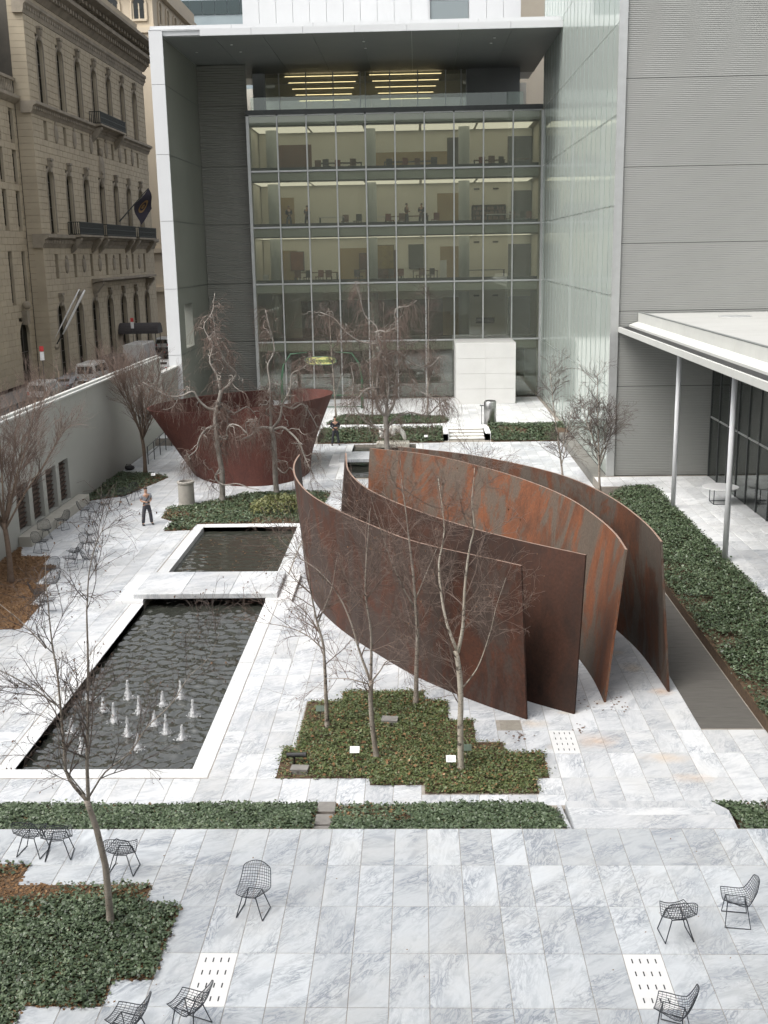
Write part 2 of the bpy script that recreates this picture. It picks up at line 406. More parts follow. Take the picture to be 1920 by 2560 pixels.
FGBED = [(-13,18.12),(-7.35,18.12),(-7.35,17.45),(-4.9,17.45),(-4.9,16.82),(-4.27,16.82),(-4.27,14.83),(-4.9,14.83),(-4.9,14.2),(-6.1,14.2),(-6.1,13.5),(-6.75,13.5),(-6.75,11),(-13,11)]
CENTRAL = [(-3.3,22.42),(-3.3,23.95),(-3.0,23.95),(-3.0,26.75),(-2.1,26.75),(-2.1,27.4),(.05,27.4),(.05,26.75),(.66,26.75),(.66,25.5),(1.28,25.5),(1.28,24.25),(1.92,24.25),(1.92,23.68),(2.82,23.68),(2.82,22.42),(2.52,22.42),(2.52,21.72),(.05,21.72),(.05,22.1),(-1.17,22.1),(-1.17,22.42)]
MULCH = [(-16.35,42.8),(-15.8,41.3),(-14.6,41.2),(-14.5,40.0),(-13.95,39.9),(-13.95,37.5),(-13.35,37.4),(-13.3,35.1),(-12.9,35.0),(-12.75,32.6),(-16.35,32.6)]
WALLBED = [(-16.35,50.8),(-15.8,51.3),(-14.5,52.2),(-13.35,56.7),(-14.0,57.5),(-16.35,58.3)]
PONDBED = [(-10.97,45.1),(-9.8,45.2),(-9.8,46.32),(-4.9,46.32),(-4.6,47.6),(-4.4,52.4),(-6.1,53.0),(-8.5,52.4),(-10.6,50.1),(-11.75,49.4),(-11.65,47.5),(-10.95,46.8)]
# upper terrace ------------------------------------------------------
def slab_mesh(w, l, h, cache={}):
    k = (round(w,3), round(l,3), round(h,3))
    if k not in cache:
        b = MB(); b.bev(-w/2, w/2, -l/2, l/2, -h, 0, .006); cache[k] = b.mesh('slab')
    return cache[k]
up = MB(); up.box(-14, 14, 4, 19.44, -1.5, -.007)
upper = struct(up, 'upper_paving', M_GROUT)
CW, RH, GAP = .618, 1.305, .009
def lay(parent, mat, xs, ys, cw, rh, z, blocked, limit, order, name='slab'):
    """lay a grid of slabs, cut where beds, pools or drains interrupt it"""
    NX, NY = 12, 8; X0, Y0 = np.meshgrid(xs, ys, indexing='ij')
    fx = (np.arange(NX)+.5)/NX*cw; fy = (np.arange(NY)+.5)/NY*rh
    GX = X0[:,:,None,None]+fx[None,None,:,None]+0*fy; GY = Y0[:,:,None,None]+fy[None,None,None,:]+0*fx[None,None,:,None]
    free = ~blocked(GX.ravel(), GY.ravel()).reshape(GX.shape)
    cells = []
    for i in range(len(xs)):
        for j in range(len(ys)):
            f = free[i, j]
            if not f.any(): continue
            rows = []
            for b_ in range(NY):
                runs = []; a = None
                for k in range(NX+1):
                    on = k < NX and f[k, b_]
                    if on and a is None: a = k
                    if not on and a is not None: runs.append((a, k)); a = None
                rows.append(tuple(runs))
            b0 = 0
            for b_ in range(1, NY+1):
                if b_ == NY or rows[b_] != rows[b0]:
                    for (p, q) in rows[b0]:
                        w_, l_ = (q-p)*cw/NX, (b_-b0)*rh/NY
                        if w_ > .09 and l_ > .09: cells.append((xs[i]+(p+q)/2*cw/NX, ys[j]+(b0+b_)/2*rh/NY, w_-GAP, l_-GAP))
                    b0 = b_
    cells.sort(key=order)
    for (x, y, a, b) in cells[:limit]:
        o = obj(name, slab_mesh(a, b, .034), mat, parent, (x, y, z+rnd.uniform(-.0015, .0015)))
    rest = MB()
    for (x, y, a, b) in cells[limit:]:
        rest.cr = rnd.random()+.01; rest.bev(x-a/2, x+a/2, y-b/2, y+b/2, z-.034, z+rnd.uniform(-.0015,.0015), .006)
    if rest.v: part(rest, 'slab_field', mat, parent, kind='stuff')
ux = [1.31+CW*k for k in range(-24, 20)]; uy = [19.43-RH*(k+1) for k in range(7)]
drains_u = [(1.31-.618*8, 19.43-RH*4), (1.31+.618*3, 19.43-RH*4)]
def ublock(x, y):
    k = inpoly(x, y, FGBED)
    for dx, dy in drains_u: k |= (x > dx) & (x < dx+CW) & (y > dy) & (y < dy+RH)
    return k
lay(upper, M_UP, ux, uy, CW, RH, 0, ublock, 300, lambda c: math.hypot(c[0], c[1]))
def drain(parent, x, y, w, l, z):
    b = MB(); b.bev(x+GAP/2, x+w-GAP/2, y+GAP/2, y+l-GAP/2, z-.034, z, .006)
    d = part(b, 'drain_slab', M_DRAIN, parent)
    s = MB()
    for i in range(4):
        for j in range(4):
            cx, cy = x+w*(.2+.2*i), y+l*(.14+.24*j); s.box(cx-.010, cx+.010, cy-.055, cy+.055, z-.01, z+.0025)
    part(s, 'drain_slots', M_BLACK, d)
for dx, dy in drains_u: drain(upper, dx, dy, CW, RH, 0)

# lower garden -------------------------------------------------------
lo = MB()
for x0, x1, y0, y1 in ((-16.4,12,21.05,22.9),(-16.4,-9.4,22.9,45.7),(-5.28,9.3,22.9,45.7),(9.3,12,22.9,24.95),(-16.4,9.3,45.7,56),(-16.4,-4,56,66.2),(-.2,9.3,56,66.2),(-16.4,9.3,66.2,67.2)):
    lo.box(x0, x1, y0, y1, -1.5, ZL-.007)
lower = struct(lo, 'lower_paving', M_GROUT)
LX, LR = .6205, 1.24
lx = [3.70+LX*k for k in range(-33, 14)]; ly = [21.2+LR*k for k in range(0, 37)]
def lblock(x, y):
    k = (x < -16.38) | (x > 12) | (y > 66.6)
    k |= (x > -9.83) & (x < -4.84) & (y > 22.47) & (y < 46.26)
    k |= (x > 6.79) & (y > 24.96) & (y < 52.5); k |= (x > 8.6) & (y > 24.96)
    k |= (x > -4.41) & (x < .21) & (y > 55.6) & (y < 66.3)
    k |= (x > 3.08) & (x < 3.70) & (y > 23.68) & (y < 24.92); k |= (x > 1.9) & (x < 2.46) & (y > 24.95) & (y < 25.55)
    for P in (CENTRAL, MULCH, WALLBED, PONDBED): k |= inpoly(x, y, P)
    return k
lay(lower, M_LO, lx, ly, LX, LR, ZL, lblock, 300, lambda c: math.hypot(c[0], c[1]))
drain(lower, 3.08, 23.68, .62, LR, ZL)
b = MB(); b.bev(1.93, 2.43, 24.98, 25.52, ZL-.034, ZL, .006); pit = part(b, 'access_cover', pm('cover_stone', (.20,.18,.15), (.27,.25,.21), 8, .9), lower)
# coping stones
M_COPE = marble('marble_coping', (.66,.67,.67), (.36,.385,.41), (), .6)
def coping(x0, x1, y0, y1, alongy, z=ZL+.006):
    L = (y1-y0) if alongy else (x1-x0); n = max(1, round(L/2.48))
    for i in range(n):
        a, c = i*L/n, (i+1)*L/n; b = MB()
        if alongy: b.bev(x0, x1, y0+a+.004, y0+c-.004, z-.42, z, .008)
        else: b.bev(x0+a+.004, x0+c-.004, y0, y1, z-.42, z, .008)
        part(b, 'coping_stone', M_COPE, lower)
coping(-9.82, -9.40, 22.92, 35.1, True); coping(-5.28, -4.85, 22.92, 35.1, True)
coping(-9.82, -4.85, 22.48, 22.90, False)
coping(-9.80, -9.38, 37.9, 46.25, True); coping(-5.30, -4.88, 37.9, 45.68, True); coping(-9.37, -4.88, 45.70, 46.25, False)
bs = MB()
for x0, x1, y0, y1 in ((-9.55,-9.395,22.7,45.9),(-5.285,-5.1,22.7,45.9),(-9.5,-5.1,22.7,22.905),(-9.5,-5.1,45.695,45.9)): bs.box(x0, x1, y0, y1, -1.55, ZL-.30)
bs.box(-9.5, -5.1, 22.8, 45.8, -1.58, -1.5)
struct(bs, 'pool_basin', pm('basin_stone', (.10,.11,.085), (.16,.165,.13), 3, .8))
# water with real ripples
JETS = [(-8.82,25.29),(-8.24,24.2),(-8.39,26.63),(-7.92,25.95),(-7.95,27.46),(-7.35,25.10),(-7.41,26.52),(-6.91,24.35),(-6.83,25.75),(-6.90,26.99),(-6.41,25.22),(-6.52,27.47),(-5.95,26.31),(-5.94,24.91),(-9.02,27.45)]
def watermat(name, c):
    m, nt, out = newmat(name)
    n = noise(nt, pos(nt, (.7,1.3,1)), 7, 3, .55, .4)
    b = bsdf(nt, out, c, .02, 0, n, .10, .02, .5); b.inputs['IOR'].default_value = 2.1; return m
def water(name, x0, x1, y0, y1, z, res, amp, jets, mat, seed):
    r = np.random.default_rng(seed)
    nx, ny = int((x1-x0)/res)+1, int((y1-y0)/res)+1
    X, Y = np.meshgrid(np.linspace(x0, x1, nx), np.linspace(y0, y1, ny)); Z = np.zeros_like(X)
    for _ in range(60):
        lam = r.uniform(.16, .58); th = r.normal(math.pi/2, .6); k = 2*math.pi/lam
        env = .5+.5*np.sin(X*r.uniform(.3,1.5)+Y*r.uniform(.3,1.2)+r.uniform(0,6.28))
        ph = k*(X*math.cos(th)+Y*math.sin(th))+r.uniform(0,6.28); Z += amp*lam*.30*(1-2*np.abs(np.sin(ph*.5))**1.3)*env
    for jx, jy in jets:
        d = np.hypot(X-jx, Y-jy); Z += .0035*np.exp(-d/2.2)*np.sin(2*math.pi*d/.24+r.uniform(0,6.28))
        Z += .008*np.exp(-d/.22)*r.normal(0, 1, X.shape)
    V = np.stack([X, Y, Z+z], -1).reshape(-1, 3)
    i = np.arange(nx*ny).reshape(ny, nx)
    F = np.stack([i[:-1,:-1], i[:-1,1:], i[1:,1:], i[1:,:-1]], -1).reshape(-1, 4)
    o = obj(name, fastmesh(name, V, F, True), mat); o['kind'] = 'structure'; return o
M_WATER = watermat('pool_water', (.034,.036,.030))
water('water', -9.40, -5.28, 22.9, 36.6, -.64, .04, .040, JETS, M_WATER, 3)
water('water', -9.38, -5.30, 36.6, 45.7, -.64, .07, .012, [], watermat('still_pool_water', (.038,.040,.032)), 4)
lf = MB()
for _ in range(70):
    x, y = rnd.uniform(-9.3,-5.4), rnd.uniform(38.9,45.6); a = rnd.uniform(0,6.28); s = rnd.uniform(.03,.06)
    lf.quad(*[(x+s*math.cos(a+t)*k, y+s*math.sin(a+t)*k, -.628) for t, k in ((0,1),(1.57,.6),(3.14,1),(4.71,.6))])
solo(lf, 'floating_leaves', M_MULCH, 'brown leaves floating on the still upper pool', 'leaves', kind='stuff')
# foot bridge across the pool
br = root('marble_bridge', 'low white marble slab bridge crossing the dark garden pool', 'bridge', (-7.35, 36.55, ZL))
w3 = (-4.86+9.78)/3
for i in range(3):
    b = MB(); b.bev(-9.78+i*w3+.004, -9.78+(i+1)*w3-.004, 35.25, 37.88, -.32, -.15, .012); part(b, 'deck_slab', M_LO, br)
for x0, x1 in ((-10.35,-9.42), (-5.26,-4.35)):
    b = MB(); b.bev(x0, x1, 35.12, 38.1, ZL-.03, -.325, .01); part(b, 'abutment_step', M_WHITE, br)
# second canal far behind the curved steel, with its own bridge
coping(-4.4, -4.0, 55.7, 66.2, True); coping(-.2, .2, 55.7, 66.2, True)
water('water', -4.0, -.2, 55.9, 66.2, -.62, .12, .012, [], M_WATER, 5)
br2 = root('marble_bridge', 'far white marble slab bridge behind the curved steel plates', 'bridge', (-2.2, 60.8, ZL))
for i in range(2):
    b = MB(); b.bev(-4.5+i*2.4+.004, -4.5+(i+1)*2.4-.004, 59.7, 62.1, -.32, -.14, .012); part(b, 'deck_slab', M_LO, br2)
b = MB(); b.bev(-5.0, -4.1, 59.0, 62.3, ZL-.03, -.325, .01); part(b, 'abutment_step', M_WHITE, br2)
# steps from the upper terrace down to the lower garden (near) and far steps
st = root('marble_steps', 'short white marble steps going down from the foreground terrace', 'steps', (4.6, 20.3, ZL))
for i in range(3):
    b = MB(); y0 = 19.452+.54*i; b.bev(2.95+.02*i, 6.06-.14*i, y0, y0+.54, ZL-.2, -.01-.135*i, .008); part(b, 'step', M_LO, st)
b = MB(); b.prism([(5.58,21.1),(5.98,21.15),(6.3,20.7),(6.25,19.46),(6.02,19.46)], ZL-.2, -.30); part(b, 'cheek_slab', M_LO, st)
b = MB(); b.prismX([(21.15,ZL-.2),(21.15,ZL+.03),(19.47,-.04),(19.47,ZL-.2)], 2.83, 2.91); part(b, 'cheek_slab', M_LO, st)
ft = MB(); ft.box(-16.4, 9.3, 69.6, 84.7, -1.5, -.007); ft.box(-16.4, -6.3, 66.7, 69.6, -1.5, -.007); ft.box(1.5,1.8,67.2,69.6,-1.5,-.035); ft.box(4.1,4.4,67.2,69.6,-1.5,-.035)
far = struct(ft, 'far_terrace_paving', M_GROUT)
FB2 = (-6.1, 1.9, 71.3, 75.4); 
lay(far, M_FAR_LIT, [-16.38+LX*k for k in range(41)], [66.8+LR*k for k in range(14)], LX, LR, 0,
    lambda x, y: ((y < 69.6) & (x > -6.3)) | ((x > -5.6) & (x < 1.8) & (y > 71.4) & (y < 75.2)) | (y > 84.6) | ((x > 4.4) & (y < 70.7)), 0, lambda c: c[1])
st2 = root('marble_steps', 'far white marble steps between two ivy beds below the white block', 'steps', (2.95, 68.3, ZL))
for i in range(4):
    b = MB(); b.bev(1.85, 4.05, 67.25+.6*i, 67.85+.6*i, ZL-.2, ZL+.1125*(i+1)-.004, .01); sp_ = part(b, 'step', M_BENCH, st2); b = MB(); b.bev(1.85, 4.05, 67.22+.6*i, 67.85+.6*i, ZL+.1125*(i+1)-.0035, ZL+.1125*(i+1)+.018, .004); part(b, 'tread', M_WHITE, sp_)
for x in (1.5, 4.1):
    b = MB(); b.bev(x, x+.33, 67.2, 70.0, ZL-.2, .06, .01); part(b, 'cheek_wall', M_WHITE, st2)
# dark boarded walkway on the right
wk = MB(); wk.box(6.78, 8.32, 24.96, 52.5, -1.5, ZL-.03); walk = struct(wk, 'walkway', M_BLACK)
for i in range(44):
    b = MB(); y = 24.985+.625*i; b.bev(6.80, 8.30, y+.008, y+.617, ZL-.028, ZL+.004, .006); part(b, 'board', M_BOARD, walk)
# pavilion terrace right of the ivy
pv = MB(); pv.box(11.05, 30, 14, 53.55, -1.5, -.007); pv.box(8.6, 11.05, 51.0, 53.55, -1.5, -.007)
pav_t = struct(pv, 'pavilion_paving', M_GROUT)
lay(pav_t, M_PAV_LIT, [8.62+LX*k for k in range(9)]+[14.21+LX*k for k in range(5)], [24.8+LR*k-.0 for k in range(23)], LX, LR, 0, lambda x, y: ((x < 11.1) & (y < 51.1)) | (y > 53.5), 120, lambda c: math.hypot(c[0], c[1]))
cb = MB(); cb.box(8.62, 9.28, 53.56, 67.1, -1.5, -.005); cb.box(8.62, 8.9, 51.1, 53.56, -1.5, -.04); struct(cb, 'terrace_kerb', pm('dark_kerb', (.15,.145,.13), (.19,.185,.165), 2, .85))

# ------------------------------------------------------------------ planting beds
def leaves(name, poly, dens, size, zf, hgt, mat, label, cat, seed, tilt=.8, spread=.05, flat=False, keep=None):
    r = np.random.default_rng(seed); P = np.array(poly); x0, y0 = P.min(0)-spread; x1, y1 = P.max(0)+spread
    n = int(dens*(x1-x0)*(y1-y0)); X = r.uniform(x0, x1, n); Y = r.uniform(y0, y1, n)
    k = inpoly(X, Y, poly)
    X, Y = X[k], Y[k]
    if keep is not None: k = keep(X, Y, r); X, Y = X[k], Y[k]
    if not flat and keep is None:      # thin or bare patches
        k = r.random(len(X)) < np.clip(1.25-.9*(np.sin(X*1.3+seed)+np.sin(Y*1.7+.5*seed+X*.6) > 1.25)-.5*(np.sin(X*3.1-Y*2.2+seed) > .9), .12, 1); X, Y = X[k], Y[k]
    X = X+r.normal(0, spread, len(X)); Y = Y+r.normal(0, spread, len(X)); n = len(X)
    bump = .5+.5*np.sin(X*5.1+1.3*np.sin(Y*3.7))*np.sin(Y*4.3+1.1*np.sin(X*2.9))
    big = .5+.5*np.sin(X*1.15+.7*seed)*np.sin(Y*1.4+.3*seed)
    Z = zf(X, Y) + (r.uniform(.15, 1, n)**.7)*hgt*(.35+.45*bump+.45*big)
    az = r.uniform(0, 2*math.pi, n); tl = np.abs(r.normal(0, tilt*.55, n)) if not flat else np.abs(r.normal(0, .2, n))
    d = np.stack([np.cos(az)*np.cos(tl), np.sin(az)*np.cos(tl), -np.sin(tl)], -1)      # leaf axis droops
    s = np.stack([-np.sin(az), np.cos(az), np.zeros(n)], -1)
    rl = r.normal(0, tilt*.45, n)[:, None]; u = np.cross(s, d); u *= np.sign(u[:, 2:3]+1e-9)
    s = s*np.cos(rl)+u*np.sin(rl)
    L = size*(r.uniform(.55, 1.1, n)+.5*(r.random(n) < .12))[:, None]; Wd = L*r.uniform(.38, .55, n)[:, None]
    c = np.stack([X, Y, Z], -1)
    V = np.stack([c-d*L*.5, c+s*Wd-u*Wd*.18-d*L*.08, c+d*L*.5, c-s*Wd-u*Wd*.18-d*L*.08], 1).reshape(-1, 3)
    F = np.arange(4*n).reshape(n, 4)
    q = np.repeat(np.clip(r.normal(.5, .24, n), 0, 1), 4)
    off = (float(P[:,0].mean()), float(P[:,1].mean()), float(zf(np.array([P[:,0].mean()]), np.array([P[:,1].mean()]))[0]))
    o = obj(name, fastmesh(name, V-np.array(off), F, False, q), mat, None, off)
    return tag(o, label, cat, None, 'stuff')
def soil(name, poly, z, mat=M_SOIL, zb=-1.4):
    b = MB(); b.prism(poly, zb, z); return struct(b, name, mat)
flat = lambda z: (lambda X, Y: np.full(np.shape(X), z))
# foreground bed on the left
soil('bed_soil', FGBED, .004)
leaves('ivy_bed', FGBED, 1500, .068, flat(.0), .12, M_IVY, 'dark green ivy bed with stepped edge in the left foreground', 'ivy', 11,
       keep=lambda X, Y, r: r.random(len(X)) < np.clip(.25+.9*(Y < 17.0)*1.0 - .75*((X < -6.6) & (np.sin(X*1.7+Y*1.1)+np.sin(Y*2.3) > .35)), 0, 1))
leaves('leaf_litter', FGBED, 650, .06, flat(.006), .02, M_LITTER, 'brown fallen leaves among the foreground ivy', 'leaf litter', 12, flat=True)
# long strips below the terrace edge
slope = lambda X, Y: -.10-.36*np.clip((Y-19.45)/1.75, 0, 1)
for poly, lab, sd in (([(-13,19.47),(-2.26,19.47),(-2.26,21.2),(-13,21.2)], 'long low ivy hedge strip along the terrace edge, left of the stepping stones', 21),
                      ([(-1.8,19.47),(2.8,19.47),(2.75,20.7),(2.45,21.2),(-1.8,21.2)], 'shorter ivy hedge strip between the stepping stones and the near steps', 22),
                      ([(6.32,19.47),(12,19.47),(12,21.2),(6.02,21.2),(6.34,20.7)], 'small ivy bed right of the near marble steps', 23)):
    soil('bed_soil', poly, ZL-.03)
    b = MB(); n = len(poly)
    leaves('ivy_strip', poly, 1700, .066, slope, .115, M_IVY, lab, 'ivy', sd)
    leaves('leaf_litter', [(x, y) for x, y in poly], 160, .06, lambda X, Y: slope(X, Y)+.02, .03, M_LITTER, 'brown fallen leaves under ' + {21:'the long left ivy strip',22:'the shorter middle ivy strip',23:'the small ivy bed by the near steps'}[sd], 'leaf litter', sd+40, flat=True)
    sl_ = MB(); xs = [p[0] for p in poly]; x0, x1 = (min(xs) if sd != 23 else 6.36), max(xs)-.1
    sl_.add([(x0,19.47,-.13),(x1,19.47,-.13),(x1 if sd != 22 else 2.4,21.15,-.455),(x0,21.15,-.455)], [(0,1,2,3)])
    struct(sl_, 'bed_soil', M_SOIL)
soil('bed_soil', [(-2.26,19.47),(-1.8,19.47),(-1.8,21.2),(-2.26,21.2)], -.40, M_MULCH)
for i, (y, z) in enumerate(((20.95,-.33),(20.35,-.29),(19.8,-.25))):
    b = MB(); b.bev(-2.22, -1.84, y-.22, y+.2, -.45, z, .01)
    solo(b, 'stepping_stone', pm('slate', (.16,.15,.14), (.22,.21,.19), 5, .8), ['farthest','middle','nearest'][i]+' grey stepping stone in the gap between the ivy strips', 'stepping stone', 'stepping stones in the hedge gap')
b = MB(); b.prism([(7.0,20.35),(7.55,20.3),(7.6,20.7),(7.1,20.8)], -.4, -.06); solo(b, 'stepping_stone', MATS['slate'], 'grey stone lying in the small ivy bed right of the near steps', 'stepping stone')
# central birch bed
soil('bed_soil', CENTRAL, ZL+.004)
leaves('ground_cover_bed', CENTRAL, 1400, .056, flat(ZL), .10, M_PACH, 'stepped green and russet ground cover bed under four birches', 'ground cover', 31)
leaves('leaf_litter', CENTRAL, 55, .06, flat(ZL+.06), .05, M_LITTER, 'fallen brown leaves in the birch bed', 'leaf litter', 32, flat=True)
# right long ivy bed
RIVY = [(8.33,21.3),(8.33,34),(8.36,45),(8.5,49.1),(9.5,50.5),(10.5,50.95),(11.05,50.6),(11.02,21.3)]
rv = MB(); rv.prism(RIVY, -1.4, -.14); struct(rv, 'bed_soil', M_SOIL)
leaves('ivy_bed', RIVY, 850, .078, lambda X, Y: -.12+.12*np.clip((X-8.2)/1.2, 0, 1), .2, M_IVY, 'long wide ivy bed beside the pavilion columns on the right', 'ivy', 41)
# left mulch bed, wall bed, pond bed
soil('bed_soil', MULCH, ZL+.004, M_MULCH)
leaves('leaf_litter', MULCH, 330, .075, flat(ZL+.006), .05, M_LITTER, 'brown leaf mulch bed along the left garden wall', 'leaf litter', 51, flat=True)
soil('bed_soil', WALLBED, ZL+.005)
leaves('ivy_bed', WALLBED, 420, .09, flat(ZL+.02), .10, M_IVY, 'ivy bed against the left wall under the bare vase-shaped tree', 'ivy', 52, keep=lambda X, Y, r: r.random(len(X)) < np.clip(1.1-.8*(X > -14.4), .15, 1))
leaves('leaf_litter', WALLBED, 90, .09, flat(ZL+.01), .03, M_LITTER, 'brown leaves around the ivy against the left wall', 'leaf litter', 53, flat=True)
soil('bed_soil', PONDBED, ZL+.005)
leaves('ivy_bed', PONDBED, 420, .092, flat(ZL+.02), .11, M_IVY, 'ivy bed behind the still pool under the twisted weeping trees', 'ivy', 54)
leaves('leaf_litter', PONDBED, 60, .09, flat(ZL+.02), .05, M_LITTER, 'brown leaves in the ivy behind the still pool', 'leaf litter', 55, flat=True)
r_ = np.random.default_rng(8)
SH = [(-6.3+1.5*math.cos(a)*1.0, 48.6+1.3*math.sin(a)) for a in np.linspace(0, 6.28, 14)[:-1]]
M_YEL = leafmat('yellow_shrub_leaf', [(0,(.05,.06,.02)), (.5,(.13,.14,.05)), (1,(.26,.25,.12))])
leaves('shrub', SH, 420, .1, lambda X, Y: ZL+.45*np.clip(1-((X+6.3)/1.5)**2-((Y-48.6)/1.3)**2, 0, 1), .4, M_YEL, 'yellow green low shrub at the end of the pond bed', 'shrub', 56, tilt=1.4)
# far beds
fsl = lambda X, Y: ZL+.45*np.clip((Y-66.5)/3.2, 0, 1)
for poly, zf, lab, sd in (([(-6.3,66.6),(1.48,66.6),(1.48,69.7),(-6.3,69.7)], fsl, 'far sloping ivy bed left of the far steps', 61),
                          ([(-6.1,71.3),(1.2,71.3),(2.0,72.2),(1.8,73.6),(-1,75.2),(-5.4,75.2)], flat(0), 'far curved ivy bed in front of the glass facade', 62),
                          ([(4.45,66.6),(8.6,66.6),(9.25,67.2),(9.25,70.7),(4.45,70.7)], fsl, 'far sloping ivy bed right of the far steps', 63)):
    leaves('ivy_bed', poly, 330, .125, lambda X, Y, zf=zf: zf(X, Y)+.02, .15, M_IVY, lab, 'ivy', sd)
b = MB(); b.prismX([(66.55,ZL-.5),(66.55,ZL+.02),(69.59,.0),(69.59,-1.5)], -6.28, 1.49); b.prismX([(66.55,ZL-.5),(66.55,ZL+.02),(69.7,0),(70.7,0.0),(70.7,-1.5)], 4.44, 8.6); b.box(8.6,9.25,67.15,70.7,-1.5,.0); struct(b, 'bed_soil', M_SOIL)
soil('bed_soil', [(-6.1,71.3),(1.2,71.3),(2.0,72.2),(1.8,73.6),(-1,75.2),(-5.4,75.2)], .01, zb=-.03)
lt_ = MB()
for _ in range(34):
    x, y = rnd.uniform(-6, 7), rnd.uniform(12.8, 19.2)
    if inpoly([x], [y], FGBED)[0]: continue
    a = rnd.uniform(0, 6.28); s = rnd.uniform(.012, .03)
    lt_.quad(*[(x+s*math.cos(a+t)*k, y+s*math.sin(a+t)*k, .005+.012*rnd.random()) for t, k in ((0,1),(1.57,.55),(3.14,1),(4.71,.55))])
solo(lt_, 'leaf_litter', M_MULCH, 'few tiny dead leaves blown over the foreground terrace', 'leaf litter', kind='stuff')
# foreground soil under the bed edges is finished; fountain jets
M_JET = glass('spray', (.96,.97,.98), .3, .3, .60, (.98,.98,.99))
JL = ['leftmost in the middle row','front left','back left','left of centre','back centre-left','front centre','centre','nearest, front','centre right','back centre-right','right of centre, front','back right','rightmost','front right','far left back, behind the birch stem']
for i, (jx, jy) in enumerate(JETS):
    r = random.Random(100+i); b = MB(); h = r.uniform(.36, .52)
    K_, M_ = 12, 16; vs = []
    for a_ in range(M_+1):
        t = a_/M_; rad = .055*(1-t)**1.6+.022*(1-t)+.006
        for q in range(K_):
            th_ = 2*math.pi*q/K_; rr_ = rad*(1+r.uniform(-.38,.38)); vs.append((jx+rr_*math.cos(th_), jy+rr_*math.sin(th_), -.66+h*t+(r.uniform(-.012,.012) if 0 < a_ < M_ else 0)))
    b.add(vs, [(a_*K_+q, a_*K_+(q+1) % K_, (a_+1)*K_+(q+1) % K_, (a_+1)*K_+q) for a_ in range(M_) for q in range(K_)])
    for _ in range(300):
        t = r.random()**1.5; a = r.uniform(0, 6.28); q = (.016+.12*(1-t)**1.7)*r.random()**.8+.010
        b.sphere((jx+q*math.cos(a), jy+q*math.sin(a), -.64+h*t*(1.05-q*1.6)), r.uniform(.004,.012), 5, 3, (1,1,r.uniform(1,2.4)))
    for _ in range(50):
        a = r.uniform(0, 6.28); q = r.uniform(.03,.22); b.sphere((jx+q*math.cos(a), jy+q*math.sin(a), -.637), r.uniform(.006,.016), 6, 3, (1,1,.3))
    solo(b, 'fountain_jet', M_JET, 'small white water jet in the near pool, ' + JL[i], 'fountain', 'fountain jets in the near pool', True)

# ================================================================== GARDEN WALL (left)
gw = root('garden_wall', 'long pale grey rendered garden wall with white cap on the left', 'wall', (-16.55, 45, -.6))
REC = [(43.0,44.35),(44.8,46.15),(46.6,47.95),(48.4,49.75)]
b = MB()
b.box(-16.74, -16.4, 5, REC[0][0], -.9, 4.70)
for i, (a, c) in enumerate(REC):
    b.box(-16.74, -16.4, a, c, 1.95, 4.70); b.box(-16.74, -16.4, a, c, -.9, .02)
    e = REC[i+1][0] if i < 3 else 69.4
    b.box(-16.74, -16.4, c, e, -.9, 4.70)
part(b, 'wall_body', M_CONC, gw)
b = MB(); b.bev(-16.86, -16.34, 5, 69.45, 4.70, 4.80, .02); part(b, 'wall_cap', M_CAP, gw)
b = MB(); b.bev(-16.70, -16.50, 5, 69.40, 4.80, 4.90, .02); part(b, 'cap_ridge', M_CAP, gw)
M_GRILLE = pm('brown_grille', (.085,.055,.042), (.11,.075,.055), 4, .7)
for a, c in REC:
    b = MB(); b.box(-16.70, -16.66, a, c, .02, 1.95); g = part(b, 'grille_back', M_IN_D, gw)
    for k in range(9):
        b = MB(); z = .06+.21*k; b.add([(-16.65,a,z),(-16.65,c,z),(-16.56,c,z+.14),(-16.56,a,z+.14)], [(0,1,2,3)]); b.box(-16.66,-16.55,a,c,z+.14,z+.16); part(b, 'slat', M_GRILLE, g)
bn = root('concrete_bench', 'long low concrete bench along the left garden wall', 'bench', (-16.1, 46.7, ZL))
for i in range(4):
    b = MB(); y0 = 42.68+2.03*i; b.bev(-16.38, -15.85, y0+.006, y0+2.024, ZL-.03, -.02, .015); part(b, 'bench_block', M_BENCH, bn)
lw = root('low_wall', 'short lower wall joining the garden wall to the white portal pier', 'wall', (-16.6, 72, -.6))
b = MB(); b.box(-16.72, -16.42, 69.42, 74.28, -.9, 3.66); part(b, 'wall_body', pm('lattice_wall', (.20,.20,.18), (.26,.26,.23), 10, .8), lw)
b = MB(); b.bev(-16.80, -16.34, 69.47, 74.28, 3.66, 3.76, .02); part(b, 'wall_cap', M_CAP, lw)

# ================================================================== MUSEUM PORTAL AND CURTAIN WALL
mu = root('museum_building', 'white framed museum portal with tall glass curtain wall at the garden end', 'building', (-3.5, 84, 0))
FL = [0, 4.40, 8.78, 12.95, 17.0, 20.95]
# left pier: front panels, return wall with an opening
zz = [-.6, 4.45, 8.85, 13.25, 17.45, 21.75, 25.0]
for i in range(6):
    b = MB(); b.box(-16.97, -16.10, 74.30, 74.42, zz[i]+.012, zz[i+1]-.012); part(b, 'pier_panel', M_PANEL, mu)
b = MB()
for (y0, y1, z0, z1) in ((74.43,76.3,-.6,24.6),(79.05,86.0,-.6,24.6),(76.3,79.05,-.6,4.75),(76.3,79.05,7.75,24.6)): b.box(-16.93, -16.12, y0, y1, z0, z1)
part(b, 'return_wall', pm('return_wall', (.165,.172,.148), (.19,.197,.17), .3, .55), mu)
for z in zz[1:-1]:
    b = MB(); b.box(-16.12, -16.105, 74.45, 85.2, z-.02, z+.02); part(b, 'panel_joint', M_ALUD, mu)
